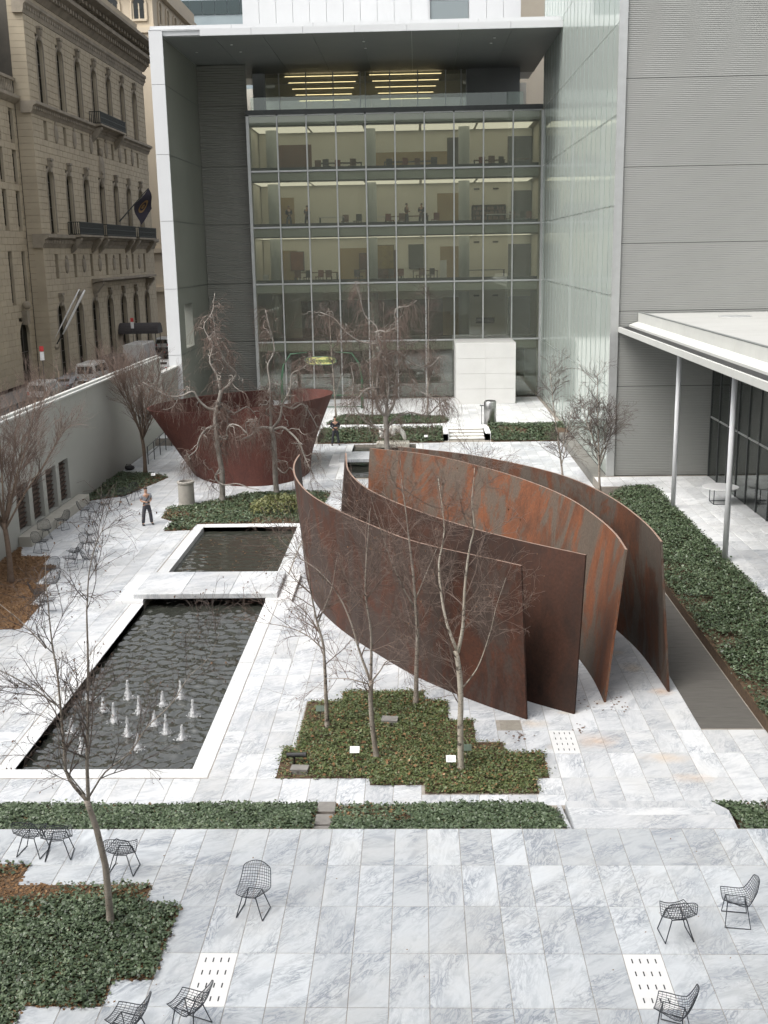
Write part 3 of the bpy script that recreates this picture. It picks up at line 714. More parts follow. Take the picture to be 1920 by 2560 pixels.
# louvred back wall
def louvre(x0, x1, y, z0, z1, pitch, depth, out=-1):
    """horizontal corrugation facing -Y"""
    n = max(1, int(round((z1-z0)/pitch))); h = (z1-z0)/n; V = []; F = []
    for i in range(n):
        z = z0+i*h
        for (dy, dz) in ((0, 0), (out*depth, h*.25), (out*depth, h*.62), (0, h*.92)):
            V += [(x0, y+dy, z+dz), (x1, y+dy, z+dz)]
    for i in range(len(V)//2-1): F.append((2*i, 2*i+1, 2*i+3, 2*i+2))
    mb = MB(); mb.add(V, F); return mb
zb = [0]+zz[1:-1]+[24.58]
for i in range(6): part(louvre(-16.1, -12.55, 85.3, zb[i]+.02, zb[i+1]-.02, .17, .03), 'louvre_panel', M_LOUVD, mu)
b = MB(); b.box(-16.1, -12.5, 85.36, 85.6, -.5, 24.58); part(b, 'back_wall', M_LOUVD, mu)
# roof canopy: soffit, fascia panels, parapet
for i in range(8):
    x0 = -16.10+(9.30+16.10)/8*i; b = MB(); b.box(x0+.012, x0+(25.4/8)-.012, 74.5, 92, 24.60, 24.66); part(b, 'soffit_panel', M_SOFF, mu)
b = MB(); b.box(-16.95, 9.28, 74.45, 96, 24.67, 24.98); part(b, 'roof_slab', M_PANEL, mu)
for i in range(8):
    x0 = -16.97+(9.30+16.97)/8*i; b = MB(); b.box(x0+.008, x0+3.284-.008, 74.28, 74.44, 24.60 if i else 25.005, 25.02); part(b, 'fascia_panel', M_PANEL, mu)
for i in range(5):
    x0 = -16.97+(26.2/5)*i; b = MB(); b.box(x0+.01, x0+26.2/5-.01, 74.75, 75.0, 24.99, 25.32); part(b, 'parapet_panel', M_PANEL, mu)
for x, y in ((-12.2,77.5),(-12.0,80.2),(-3.4,77.5),(-3.4,80),(5.2,77.3),(5.1,79.2),(-15,80)):
    b = MB(); b.lathe([(.09,0),(.09,.05)], (x, y, 24.56), 10); part(b, 'downlight', M_SIGNW, mu)
# curtain wall
MX = [-12.42+2.17*i for i in range(11)]
for i, x in enumerate(MX):
    wd = .10 if 0 < i < 10 else .22
    b = MB(); b.box(x-wd/2, x+wd/2, 84.62, 84.86, 0, 20.9); part(b, 'mullion', M_ALU, mu)
for k, z in enumerate(FL[1:]):
    for i in range(10):
        b = MB(); b.box(MX[i]+.06+(.06 if i == 0 else 0), MX[i+1]-.06-(.06 if i == 9 else 0), 84.66, 84.84, z-.06, z+.06); part(b, 'transom', M_ALU, mu)
for k in range(5):
    for i in range(10):
        if k == 0 and 7 <= i <= 8: continue
        b = MB(); b.box(MX[i]+.05+(.06 if i == 0 else 0), MX[i+1]-.05-(.06 if i == 9 else 0), 84.73, 84.755, FL[k]+.06, FL[k+1]-.06); part(b, 'pane', M_GLASS, mu)
b = MB(); b.box(-12.5, 9.25, 84.5, 85.4, 20.98, 21.3); part(b, 'terrace_edge', M_ALUD, mu)
b = MB(); b.box(-16.93, -16.12, 86.0, 98, -.6, 24.6); b.box(-16.1, 9.25, 97.6, 98, -.5, 24.6); b.box(9.05, 9.25, 85, 97.6, 0, 21.2); b.box(-12.5, -12.35, 85.65, 97.6, 0, 21.2); part(b, 'inner_wall', M_IN_W, mu)
# floors and ceilings
for k in range(1, 6):
    b = MB(); b.box(-12.33, 9.03, 85.0, 97.5, FL[k]-.42, FL[k]-.02); part(b, 'floor_slab', M_IN_F, mu)
    b = MB(); b.box(-12.33, 9.03, 84.88, 84.99, FL[k]-.68, FL[k]-.07); part(b, 'spandrel_band', pm('spandrel_white', (.80,.82,.77), (.76,.78,.73), .5, .6), mu)
    if k < 5:
        b = MB(); b.box(-12.33, 9.03, 85.0, 85.35, FL[k]-.015, FL[k]+.28); part(b, 'sill_heater', M_ALUD, mu)
    b = MB(); b.box(-12.33, 9.03, 85.12, 97.5, FL[k]-.78, FL[k]-.72); part(b, 'ceiling', M_IN_W, mu)
b = MB(); b.box(-12.33, 9.03, 84.9, 97.5, -.4, 0.0); part(b, 'floor_slab', M_IN_F, mu)
for x in (-11.0, -3.5, 3.6):
    b = MB(); b.lathe([(.42,0),(.42,20.1)], (x, 87.0, 0), 20); part(b, 'round_column', pm('column_grey', (.40,.43,.42), (.36,.39,.38), .5, .6), mu, True)
# back partitions floor by floor: white piers, coloured wall fields, dark openings
def partition(k, segs, y=89.6):
    z0, z1 = FL[k]-.01, FL[k+1]-.79
    for (x0, x1, m_, top) in segs:
        b = MB(); b.box(x0, x1, y, y+.25, z0, z1 if top is None else z0+top); part(b, 'inner_partition', m_, mu)
        if top is not None: b = MB(); b.box(x0, x1, y+.01, y+.24, z0+top+.005, z1); part(b, 'lintel_wall', M_IN_W, mu)
T, Wh, Dk = M_IN_T, M_IN_W, M_IN_D
Br = M_WOOD
partition(4, [(-12.3,-11.1,Wh,None),(-11.1,-8.2,Br,2.3),(-8.2,-3.2,Wh,None),(-3.2,2.4,T,1.6),(2.4,3.4,Dk,2.6),(3.4,7.1,Wh,None),(7.1,9,Dk,2.6)])
partition(3, [(-12.3,-11.1,Wh,None),(-11.1,-9.7,T,2.4),(-9.7,-5,Wh,2.6),(-5,1.6,Wh,None),(1.6,3.4,T,2.5),(3.4,4.3,Wh,None),(4.3,7.0,Dk,1.5),(7.0,7.4,Wh,None),(7.4,9,Dk,2.6)])
partition(2, [(-12.3,-10.9,Wh,None),(-10.9,-9.6,T,2.5),(-9.6,-6.2,Wh,None),(-6.2,-3.6,T,2.6),(-3.6,-1.6,Br,2.4),(-1.6,1.8,Wh,2.6),(1.8,3.4,T,2.6),(3.4,7.2,Wh,None),(7.2,9,Dk,2.7)])
partition(1, [(-12.3,-9.4,Wh,None),(-9.4,2.0,Dk,2.9),(2.0,3.4,T,3.0),(3.4,7.2,Wh,None),(7.2,9,Dk,3.0)])
partition(0, [(-12.3,-9.6,Dk,None),(-9.6,-2,Dk,3.2),(-2,9,Dk,3.0)], 94)
# vents on the white wall
for k in (1, 2, 3):
    for x in (4.7, 6.2):
        b = MB(); b.box(x-.22, x+.22, 89.53, 89.6, FL[k+1]-1.35, FL[k+1]-1.22); part(b, 'wall_vent', M_IN_D, mu)
# added glow sheets under the ceilings, there to brighten the rooms
for k in (2, 3, 4):
    for i in range(5):
        b = MB(); x = -10.2+4.2*i; b.box(x-2.0, x+2.0, 85.3, 89.3, FL[k+1]-.805, FL[k+1]-.785); part(b, 'ceiling_emitter', M_FILL, mu)
# roof terrace storey
b = MB(); b.box(-12.5, 9.25, 85.45, 97.5, 20.98, 21.15); part(b, 'terrace_floor', M_IN_F, mu)
for x0, x1, m_ in ((-12.6,-11.75,M_PANEL),(3.95,8.0,pm('terrace_grey', (.30,.31,.31), (.27,.28,.28), .5, .5))):
    b = MB(); b.box(x0, x1, 89.6, 90.2, 21.16, 24.59); part(b, 'terrace_wall', m_, mu)
TX = [-11.7, -10.6, -8.5, -6.4, -4.3, -3.9, -2.0, .15, 2.3, 3.5, 3.92]
for i in range(len(TX)-1):
    b = MB(); b.box(TX[i]+.04, TX[i+1]-.04, 89.9, 89.92, 21.2, 24.55); part(b, 'terrace_pane', M_GLASS, mu)
for x in TX:
    b = MB(); b.box(x-.04, x+.04, 89.84, 89.98, 21.16, 24.59); part(b, 'terrace_mullion', M_ALU, mu)
b = MB(); b.box(-11.6, 3.9, 95.5, 95.6, 21.16, 24.58); part(b, 'terrace_inner_wall', M_IN_W, mu)
for j in range(5):
    for (x0, x1) in ((-10.2,-4.5),(-3.6,2.0)):
        b = MB(); b.box(x0+.2*j, x1-.2*j, 90.5+.7*j, 90.56+.7*j, 24.42-.36*j, 24.46-.36*j); part(b, 'ceiling_emitter', M_LAMP, mu)
for i in range(9):
    b = MB(); x0 = -12.3+2.25*i; b.box(x0+.01, x0+2.24, 85.9, 85.92, 21.16, 22.35); part(b, 'balustrade_pane', M_CLEAR, mu)
# furniture behind the glass ------------------------------------------------
def table(x, y, z, w_, d_, h_, m_, lab, cat='table', name='table'):
    t = root(name, lab, cat, (x, y, z)); b = MB(); b.bev(x-w_/2, x+w_/2, y-d_/2, y+d_/2, z+h_-.06, z+h_, .01); part(b, 'top', m_, t)
    for sx in (-1, 1):
        for sy in (-1, 1):
            b = MB(); cx, cy = x+sx*(w_/2-.06), y+sy*(d_/2-.06); b.box(cx-.03, cx+.03, cy-.03, cy+.03, z, z+h_-.06); part(b, 'leg', M_ALUD, t)
flr = ['ground floor','first glazed floor above ground','second glazed floor above ground','third glazed floor above ground','top glazed floor']
for k, lst in {3: ((-6.6,87.4,1.9,M_PANEL,'white table'),(-3.0,88.2,1.2,M_PANEL,'short white table'),(6.4,88,2.0,M_PANEL,'white display table by the shelves'),(-.6,88.4,3.0,M_WOOD,'long brown table'),(8.2,88.4,1.2,M_WOOD,'brown box table')),
               2: ((-8,88.3,3.4,M_WOOD,'long brown table on the left'),(-3,88.2,3.6,M_WOOD,'long brown table in the middle'),(0.6,88.4,2.0,M_WOOD,'brown table on the right'),(5.3,87.2,2.9,M_ALUD,'dark thin desk')),
               4: ((-6,88.2,3.6,M_IN_D,'dark long table on the left'),(-.5,88.2,4.0,M_IN_D,'dark long table in the middle'),(5.6,88.5,2.4,M_WOOD,'stacked brown crates table'),(7.9,88.2,1.4,M_WOOD,'brown bench'))}.items():
    for x, y, w_, m_, nm in lst: table(x, y, FL[k]+.005, w_, .8, .78, m_, '%s behind the glass on the %s' % (nm, flr[k]))
ORD = ['first','second','third','fourth','fifth','sixth','seventh','eighth','ninth','tenth','eleventh']
def inner_chair(x, y, z, m_, lab, rot):
    t = root('reading_chair', lab, 'chair', (x, y, z), 'brown chairs behind the glass', rot)
    b = MB(); b.box(-.24,.24,-.24,.24,.40,.46); obj('seat', b.mesh('seat'), m_, t)
    b = MB(); b.box(-.24,.24,.20,.26,.47,.95); obj('backrest', b.mesh('backrest'), m_, t)
    for sx in (-1, 1):
        for sy in (-1, 1): b = MB(); b.box(sx*.2-.02,sx*.2+.02,sy*.2-.02,sy*.2+.02,0,.40); obj('leg', b.mesh('leg'), M_IN_D, t)
for k, y_, xs_ in ((2, 87.3, (-9.4,-8.6,-7.7,-6.9,-4.6,-3.8,-3.0,-2.2,-1.4,.2,1.0)), (3, 87.6, (-5.6,-4.6,-2.1,-1.2,.6,1.4,7.2,7.9,8.5)), (4, 87.2, (-7.6,-6.8,-5.9,-4.9,-2.0,-1.0,.2,1.3,4.9,5.7,6.6))):
    for i, x in enumerate(xs_): inner_chair(x, y_+.25*math.sin(3*x), FL[k]+.003, (M_WOOD, M_IN_D, pm('red_brown_seat', (.20,.07,.04), None, 4))[i % 3], '%s low %s chair from the left behind the %s glazed floor' % (ORD[i], ('brown','black','red brown')[i % 3], {2:'second',3:'third',4:'top'}[k]), R(40*math.sin(5*x)+180*(i % 2)))
def boxthing(name, lab, cat, x0, x1, y0, y1, z0, z1, m_):
    b = MB(); b.bev(x0, x1, y0, y1, z0, z1, .02); t = root(name, lab, cat, ((x0+x1)/2, (y0+y1)/2, z0)); part(b, 'body', m_, t)
    b = MB(); b.box(x0-.02, x1+.02, y0-.02, y1+.02, z1+.002, z1+.04); part(b, 'top_board', m_, t); return t
boxthing('display_plinth', 'tall white plinth behind the glass on the second glazed floor', 'plinth', 1.75, 2.25, 87, 87.5, FL[2], FL[2]+1.5, M_SIGNW)
boxthing('display_plinth', 'short white plinth at the left end of the second glazed floor', 'plinth', -11.95, -11.55, 86.2, 86.6, FL[2], FL[2]+.65, M_SIGNW)
sh = root('bookshelf', 'wide dark bookshelf on the right of the third glazed floor', 'shelf', (5.7, 89.3, FL[3]))
b = MB(); b.box(4.35, 6.95, 89.4, 89.55, FL[3], FL[3]+1.55); part(b, 'back_panel', M_IN_D, sh)
for j in range(5):
    b = MB(); b.box(4.35, 6.95, 89.05, 89.39, FL[3]+.02+.37*j, FL[3]+.06+.37*j); s_ = part(b, 'shelf_board', M_WOOD, sh)
    b = MB(); x = 4.45
    while x < 6.8:
        w_ = rnd.uniform(.04, .1)
        if rnd.random() < .8 and j < 4: b.box(x, x+w_, 89.1, 89.32, FL[3]+.06+.37*j, FL[3]+.06+.37*j+rnd.uniform(.18,.3))
        x += w_+.01
    if b.v: part(b, 'books', pm('books', (.16,.10,.07), (.26,.22,.16), 9, .7), s_, kind='stuff')
for i, (x, k, h_, w_, c) in enumerate(((-9.6,2,1.5,1.1,(.28,.12,.05)),(-2.6,2,1.9,1.5,(.30,.22,.06)),(-.1,2,1.9,1.2,(.12,.13,.11)),(-4.2,2,1.3,.9,(.16,.08,.05)),(5.4,1,.45,1.5,(.05,.06,.08)))):
    t = root('wall_picture', ['orange toned picture at the left of the second glazed floor','yellow toned picture in the middle of the second glazed floor','dark grey picture on the second glazed floor','brown picture on the second glazed floor','small dark blue panel strip on the white wall of the first glazed floor'][i], 'picture', (x, 89.5, FL[k]+.9))
    b = MB(); b.box(x-w_/2, x+w_/2, 89.46, 89.55, FL[k]+.9, FL[k]+.9+h_); part(b, 'frame', M_IN_D, t)
    b = MB(); b.box(x-w_/2+.05, x+w_/2-.05, 89.44, 89.455, FL[k]+.95, FL[k]+.85+h_); part(b, 'canvas', pm('canvas_%d' % i, c, tuple(v*.5 for v in c), 2, .8), t)
# white marble vestibule block in front of the glass
wb = root('white_block', 'blank white marble vestibule block in front of the glass facade', 'vestibule', (4.9, 82.6, 0))
for i in range(4):
    for j in range(2):
        b = MB(); b.box(2.72+2.19*j+.006, 2.72+2.19*(j+1)-.006, 80.5, 80.56, 1.115*i+.006, 1.115*(i+1)-.006); part(b, 'marble_panel', pm('block_marble', (.64,.635,.615), (.59,.585,.565), .8, .5), wb)
b = MB(); b.box(2.725, 7.095, 80.57, 84.6, 0, 4.455); part(b, 'core', MATS['block_marble'], wb)

# ================================================================== RIGHT WING: frosted glass flank and louvred front
gwg = root('glass_wing', 'tall gallery wing with frosted glass flank and grey louvred front wall', 'building', (20, 69, 0))
YM = [53.62+1.558*i for i in range(21)]; ZG = [0, 4.4, 8.78, 12.95, 17.0, 21.0, 25.2, 29.5]
for i in range(20):
    for k in range(7):
        b = MB(); b.box(9.30, 9.325, YM[i]+.02, YM[i+1]-.02, ZG[k]+.02, ZG[k+1]-.02); part(b, 'frosted_pane', M_FROST, gwg)
for y in YM[1:]:
    b = MB(); b.box(9.285, 9.34, y-.014, y+.014, 0, 29.5); part(b, 'fin', pm('glass_fin', (.22,.27,.25), (.26,.31,.29), 1, .3), gwg)
for k in range(1, 8):
    b = MB(); b.box(9.33, 9.5, 53.7, 84.8, ZG[k]-.02, ZG[k]+.02); part(b, 'floor_line', M_ALU, gwg)
    b = MB(); b.box(9.55, 10.6, 53.9, 84.7, ZG[k]-.5, ZG[k]-.03); part(b, 'floor_edge', M_IN_W, gwg)
b = MB(); b.box(10.65, 10.8, 53.9, 84.7, 0, 29.4); part(b, 'inner_wall', pm('wing_inner', (.33,.36,.33), (.28,.31,.28), .3, .7), gwg)
b = MB(); b.box(9.24, 9.62, 53.50, 53.61, 0, 33); part(b, 'corner_trim', M_ALU, gwg)
ZJ = [0, 4.44, 8.05, 11.2, 14.66, 18.54, 21.92, 25.4, 29, 33]
for k in range(9): part(louvre(9.63, 36, 53.6, ZJ[k]+.009, ZJ[k+1]-.009, .084, .012), 'louvre_panel', M_LOUV, gwg)
b = MB(); b.box(9.4, 36, 53.61, 53.85, 0, 33); part(b, 'wall_core', M_BLACK, gwg)

# ================================================================== PAVILION (right)
pa = root('garden_pavilion', 'low glass pavilion with flat white roof and slim columns on the right', 'pavilion', (18, 40, 0))
b = MB(); b.box(9.72, 30, 16, 53.48, 7.09, 7.16); part(b, 'canopy_soffit', M_PANEL, pa)
for i in range(6):
    y0 = 16+6.245*i; b = MB(); b.box(9.60, 9.715, y0+.006, y0+6.24, 7.08, 7.32); part(b, 'fascia_panel', M_CAP, pa)
b = MB(); b.box(9.72, 10.10, 16, 53.48, 7.165, 7.335); part(b, 'gutter', M_BLACK, pa)
b = MB(); b.prismY([(10.11,7.165),(10.52,7.165),(10.52,7.56),(10.11,7.42)], 16, 53.48); part(b, 'roof_edge', M_CAP, pa)
for i in range(16):
    y0 = 16+2.34*i; b = MB(); b.box(10.53, 10.62, y0+.006, y0+2.33, 7.165, 7.98); part(b, 'parapet_panel', M_CAP, pa)
b = MB(); b.box(10.53, 10.66, 16, 53.45, 7.985, 8.02); part(b, 'parapet_cap', M_SOFF, pa)
for i in range(16):
    y0 = 16+2.34*i; b = MB(); b.box(10.67, 34, y0+.012, y0+2.33, 7.165, 7.93); part(b, 'roof_panel', pm('roof_membrane', (.40,.40,.38), (.36,.36,.34), .5, .7), pa)
for x, y in ((14.2,50.2),(17.6,46.5),(19,44.5)):
    b = MB(); b.lathe([(.75,0),(.7,.03),(0.01,.04)], (x, y, 7.93), 18); part(b, 'roof_vent', M_ALU, pa)
for y in (46.5, 38.27, 30.04):
    b = MB(); b.lathe([(.10,-.2),(.10,7.085)], (10.95, y, 0), 20); part(b, 'column', pm('column_white', (.66,.67,.68), (.62,.63,.64), 1, .45), pa, True)
for i in range(25):
    y = 53.3-1.55*i; b = MB(); b.box(14.16, 14.26, y-.035, y+.035, 0, 7.085); part(b, 'mullion', M_ALUD, pa)
    if i < 24:
        for z0, z1 in ((0, 2.9), (2.98, 7.085)):
            b = MB(); b.box(14.20, 14.22, y-1.515, y-.035, z0+.01, z1-.01); part(b, 'pane', M_PGLASS, pa)
        b = MB(); b.box(14.17, 14.25, y-1.515, y-.035, 2.905, 2.975); part(b, 'transom', M_ALU, pa)
b = MB(); b.box(26, 26.2, 16, 53.4, 0, 7.085); part(b, 'back_wall', M_IN_T, pa)
b = MB(); b.box(14.3, 26, 16, 53.4, .004, .02); part(b, 'inner_floor', M_PAV_LIT, pa)
def round_table(x, y, z, r_, lab):
    t = root('round_table', lab, 'table', (x, y, z)); b = MB(); b.lathe([(r_-.02,.70),(r_,.715),(r_,.735),(r_-.02,.745)], (x, y, z), 36); part(b, 'table_top', M_WHITE, t, False)
    for sx in (-1, 1):
        b = MB(); b.tube([(x+sx*.36,y-.36,z+.70),(x+sx*.36,y-.36,z+.02),(x+sx*.36,y+.36,z+.02),(x+sx*.36,y+.36,z+.70)], .02, 6); part(b, 'leg_frame', M_WIRE, t)
    b = MB(); b.tube([(x-.36,y-.36,z+.02),(x+.36,y-.36,z+.02)], .018, 6); b.tube([(x-.36,y+.36,z+.02),(x+.36,y+.36,z+.02)], .018, 6); part(b, 'stretcher', M_WIRE, t)
round_table(13.2, 47.4, .0, .78, 'round white table standing on the terrace between the columns and the glass')
round_table(13.4, 39.6, .0, .78, 'round white table at the right picture edge by the pavilion glass')
def white_chair(x, y, rot, lab):
    t = root('white_chair', lab, 'chair', (x, y, .02), 'white chairs inside the pavilion', rot)
    b = MB(); b.lathe([(.21,.40),(.235,.43),(.23,.46)], (0,0,0), 16); obj('seat', b.mesh('seat'), M_SIGNW, t)
    b = MB()
    for j in range(7):
        a = R(-60+20*j)+math.pi/2; a2 = a+R(20)
        b.add([(.23*math.cos(a),.23*math.sin(a),.45),(.23*math.cos(a2),.23*math.sin(a2),.45),(.27*math.cos(a2),.27*math.sin(a2),.82),(.27*math.cos(a),.27*math.sin(a),.82)], [(0,1,2,3)])
    obj('backrest', b.mesh('backrest'), M_SIGNW, t)
    for sx, sy in ((-1,-1),(1,-1),(-1,1),(1,1)):
        b = MB(); b.tube([(sx*.13,sy*.13,.41),(sx*.2,sy*.2,0)], .014, 6); obj('leg', b.mesh('leg'), M_SIGNW, t)
for i, (x, y, rr) in enumerate(((15.3,48.5,.4),(15.6,46.6,2.2),(15.2,44.4,1.0),(16.4,45.6,-1),(15.2,42.0,.3))):
    white_chair(x, y, rr, ['farthest white chair','second farthest white chair','middle white chair','white chair set back from the glass','nearest white chair'][i]+' behind the pavilion glass')

# ================================================================== STREET AND CITY
b = MB(); b.box(-33.2, -20.5, -20, 420, -1.55, -.78); struct(b, 'road', M_ASPH)
b = MB(); b.box(-20.5, -16.76, -20, 69.4, -1.55, -.62); b.box(-20.5, -17.0, 69.4, 420, -1.55, -.62); struct(b, 'pavement', M_SIDE)
b = MB(); b.box(-36.6, -33.2, -20, 420, -1.55, -.60); struct(b, 'pavement', M_SIDE)
M_STONE = pm('grey_tan_stone', (.45,.39,.29), (.36,.31,.23), .35, .85, bump=.2, bscale=14)
M_STONE2 = pm('carved_stone', (.33,.29,.23), (.20,.175,.137), .8, .85, bump=.5, bscale=5)
M_CREAM = pm('cream_stone', (.58,.50,.38), (.52,.45,.35), .2, .8)
M_WIND = glass('dark_window_glass', (.08,.09,.09), .35, .05, .6, (.010,.011,.011))
M_IRON = pm('iron', (.02,.024,.02), (.03,.034,.03), 3, .6)
club = root('stone_clubhouse', 'grey rusticated stone palazzo with arched windows across the street', 'building', (-40, 130, -.6))
FX = -36.0
def arch_poly(yc, w_, zs, z1, n=10):
    """half polygons (y,z) of the spandrel left and right of a round arch"""
    r_ = w_/2; L = [(yc-r_, z1), (yc-r_, zs)]+[(yc-r_*math.cos(a), zs+r_*math.sin(a)) for a in np.linspace(0, math.pi/2, n)[1:]]+[(yc, z1)]
    Rr = [(yc+r_, z1), (yc+r_, zs)]+[(yc+r_*math.cos(a), zs+r_*math.sin(a)) for a in np.linspace(0, math.pi/2, n)[1:]]+[(yc, z1)]
    return L, Rr
WY = [111.1+6.0*i for i in range(7)]
OPEN = []        # (y0,y1,z0,z1,arched)
for i, y in enumerate(WY):
    OPEN += [(y-.95, y+.95, 25.6, 31.5, 1), (y-.5, y+.5, 22.2, 24.0, 0), (y-.95, y+.95, 13.5, 19.5, 1), (y-.5, y+.5, 9.3, 11.4, 0)]
    OPEN.append((y-1.15, y+1.15, -.6, 6.6, 1))
def blockwall(parent, fx, y0, y1, z0, z1, ch, blen, opens, depth, mat, limit, name='stone_block', seed=3):
    r = random.Random(seed); cells = []
    n = int(round((z1-z0)/ch)); h = (z1-z0)/n
    for c in range(n):
        a, t = z0+c*h, z0+(c+1)*h
        cuts = sorted([(o[0], o[1]) for o in opens if o[2] < t-.05 and o[3] > a+.05])
        segs = []; y = y0
        for (p, q) in cuts:
            if p > y: segs.append((y, p))
            y = max(y, q)
        if y < y1: segs.append((y, y1))
        for (p, q) in segs:
            L = q-p; k = max(1, int(round(L/blen)))
            ph = (c % 2)*.5
            edges = [p]+[p+(j+ph*(1 if k > 1 else 0))*L/k for j in range(1 if not (c % 2) else 0, k)][0:]+[q]
            edges = sorted(set(round(e, 3) for e in edges))
            for e0, e1 in zip(edges[:-1], edges[1:]):
                if e1-e0 > .12: cells.append((e0, e1, a, t))
    cells.sort(key=lambda c: c[0]-.2*c[2])
    um = MB(); ch_ = .035
    um.add([(-1,-.5,-.5),(-1,.5,-.5),(-1,.5,.5),(-1,-.5,.5),(-.06,-.5,-.5),(-.06,.5,-.5),(-.06,.5,.5),(-.06,-.5,.5),(0,-.5+ch_,-.44),(0,.5-ch_,-.44),(0,.5-ch_,.44),(0,-.5+ch_,.44)],
           [(0,1,5,4),(1,2,6,5),(2,3,7,6),(3,0,4,7),(4,5,9,8),(5,6,10,9),(6,7,11,10),(7,4,8,11),(8,9,10,11)])
    me = um.mesh(name); bp = base(parent)
    for (e0, e1, a, t) in cells[:limit]:
        o = obj(name, me, mat, parent, (fx-bp.x, (e0+e1)/2-bp.y, (a+t)/2-bp.z)); o.scale = (depth, e1-e0, t-a)
    rest = MB(); U = um.v
    for (e0, e1, a, t) in cells[limit:]:
        rest.cr = r.random(); rest.add([(fx+x*depth, (e0+e1)/2+y*(e1-e0), (a+t)/2+z*(t-a)) for x, y, z in U], um.f)
    if rest.v: part(rest, name+'_field', mat, parent, kind='stuff')
blockwall(club, FX, 107.4, 152.7, -.6, 34.8, .6, 1.7, OPEN, .9, M_STONE, 220)
b = MB(); b.box(-60, -36.93, 107.45, 152.6, -.6, 37); part(b, 'building_core', M_IN_D, club)
def near_return():
    b = MB()
    for c in range(59):
        z = -.6+.6*c; b.bev(-37.45, -36.01, 107.30, 107.42, z+.01, z+.59, .0)
    return b
part(near_return(), 'quoin_stack', M_STONE, club, kind='stuff')
for (y0, y1, z0, z1, ar) in OPEN:
    yc, w_ = (y0+y1)/2, y1-y0
    b = MB(); b.box(-36.42, -36.34, y0, y1, z0, z1); wd = part(b, 'window', M_WIND, club)
    b = MB(); b.box(-36.335, -36.29, yc-.04, yc+.04, z0, z1)
    for k in range(1, int((z1-z0)/1.2)+1): b.box(-36.335, -36.30, y0, y1, z0+1.2*k-.03, z0+1.2*k+.03)
    part(b, 'frame', M_IN_D, wd)
    if ar:
        zs = z1-w_/2
        for P in arch_poly(yc, w_, zs, z1): 
            b = MB(); b.prismX(P, -36.75, -36.015); part(b, 'arch_stone', M_STONE, club)
        b = MB(); b.prismX([(yc-.22, z1-.25),(yc+.22, z1-.25),(yc+.34, z1+.75),(yc-.34, z1+.75)], -36.2, -35.75); b.sphere((-35.72, yc, z1+.45), .3, 8, 6, (.6,.8,1.1)); b.box(-36.1,-35.6,yc-.42,yc+.42,z1+.78,z1+1.0)
        part(b, 'keystone', M_STONE2, club)
        b = MB(); rr_ = w_/2
        pts = [(-35.99, yc-rr_-.12, z0)]+[(-35.99, yc-(rr_+.12)*math.cos(a), zs+(rr_+.12)*math.sin(a)) for a in np.linspace(0, math.pi, 13)]+[(-35.99, yc+rr_+.12, z0)]
        b.tube(pts, .1, 5); part(b, 'window_surround', M_STONE2, club)
# carved relief panels between the small windows
for i in range(6):
    y = WY[i]+3.0
    for z, hh in ((22.1, 2.0), (9.4, 1.7)):
        b = MB(); b.sphere((FX, y, z+hh*.5), .6, 10, 7, (.35,1,hh*.8)); b.sphere((FX+.05, y, z+hh*.95), .28, 8, 5, (.5,1,1)); part(b, 'carved_relief', M_STONE2, club, True)
b = MB(); b.sphere((FX, 129.5, 20.6), 1.0, 10, 8, (.4,.9,1.9)); b.sphere((FX+.1, 129.5, 22.6), .5, 8, 6, (.6,1,1)); part(b, 'carved_relief', M_STONE2, club, True)
def course(z0, z1, proj, y0=107.0, y1=153.0, dent=.6, name='string_course'):
    hgt = z1-z0
    b = MB(); b.prismY([(-36.9,z0),(-35.95,z0),(-35.95+proj*.3,z0+hgt*.3),(-35.95+proj*.45,z0+hgt*.6),(-35.95+proj,z0+hgt*.75),(-35.95+proj,z1),(-36.9,z1)], y0, y1)
    c = part(b, name, M_STONE2, club)
    if dent:
        b = MB(); y = y0+.2
        while y < y1-.3: b.box(-35.95, -35.95+proj*.62, y, y+dent*.45, z0+hgt*.32, z0+hgt*.58); y += dent
        part(b, 'dentils', M_STONE2, c, kind='stuff')
course(24.3, 25.35, .6, dent=.55); course(12.0, 13.3, .7, dent=.5)
course(33.0, 34.2, .35, dent=.7, name='frieze'); course(34.8, 36.4, 1.3, 106.6, 153.6, .9, 'cornice'); course(36.4, 37.9, 2.2, 106.2, 154.0, 1.3, 'cornice')
b = MB(); b.box(-60, -36.3, 107.5, 152.6, 37.95, 40.5); part(b, 'attic', M_STONE, club)
def balcony(y0, y1, z, proj=1.3, rail=True):
    b = MB(); b.prismY([(-36,z-.5),(-36+proj*.4,z-.32),(-36+proj,z-.2),(-36+proj,z),(-36,z)], y0, y1); s_ = part(b, 'balcony_slab', M_STONE2, club)
    for yy in (y0+.3, y1-.9):
        b = MB(); b.prismY([(-36,z-1.9),(-36+proj*.35,z-1.5),(-36+proj*.9,z-.55),(-36+proj*.9,z-.35),(-36,z-.5)], yy, yy+.6); part(b, 'bracket', M_STONE2, s_)
    if not rail: return
    b = MB(); n = int((y1-y0)/.2)
    for i in range(n+1):
        y = y0+(y1-y0)*i/n; b.box(-36+proj-.10, -36+proj-.05, y-.045, y+.045, z, z+1.25)
    for zz_ in (z+.1, z+.65, z+1.22): b.box(-36+proj-.11, -36+proj-.04, y0, y1, zz_, zz_+.07)
    for yy in (y0, y1):
        b.box(-36, -36+proj, yy-.03, yy+.03, z+1.2, z+1.28); b.box(-36, -36+proj, yy-.02, yy+.02, z, z+.08)
        for k in range(6): b.box(-36+.2*k, -36+.2*k+.07, yy-.02, yy+.02, z, z+1.25)
    part(b, 'railing', M_IRON, s_)
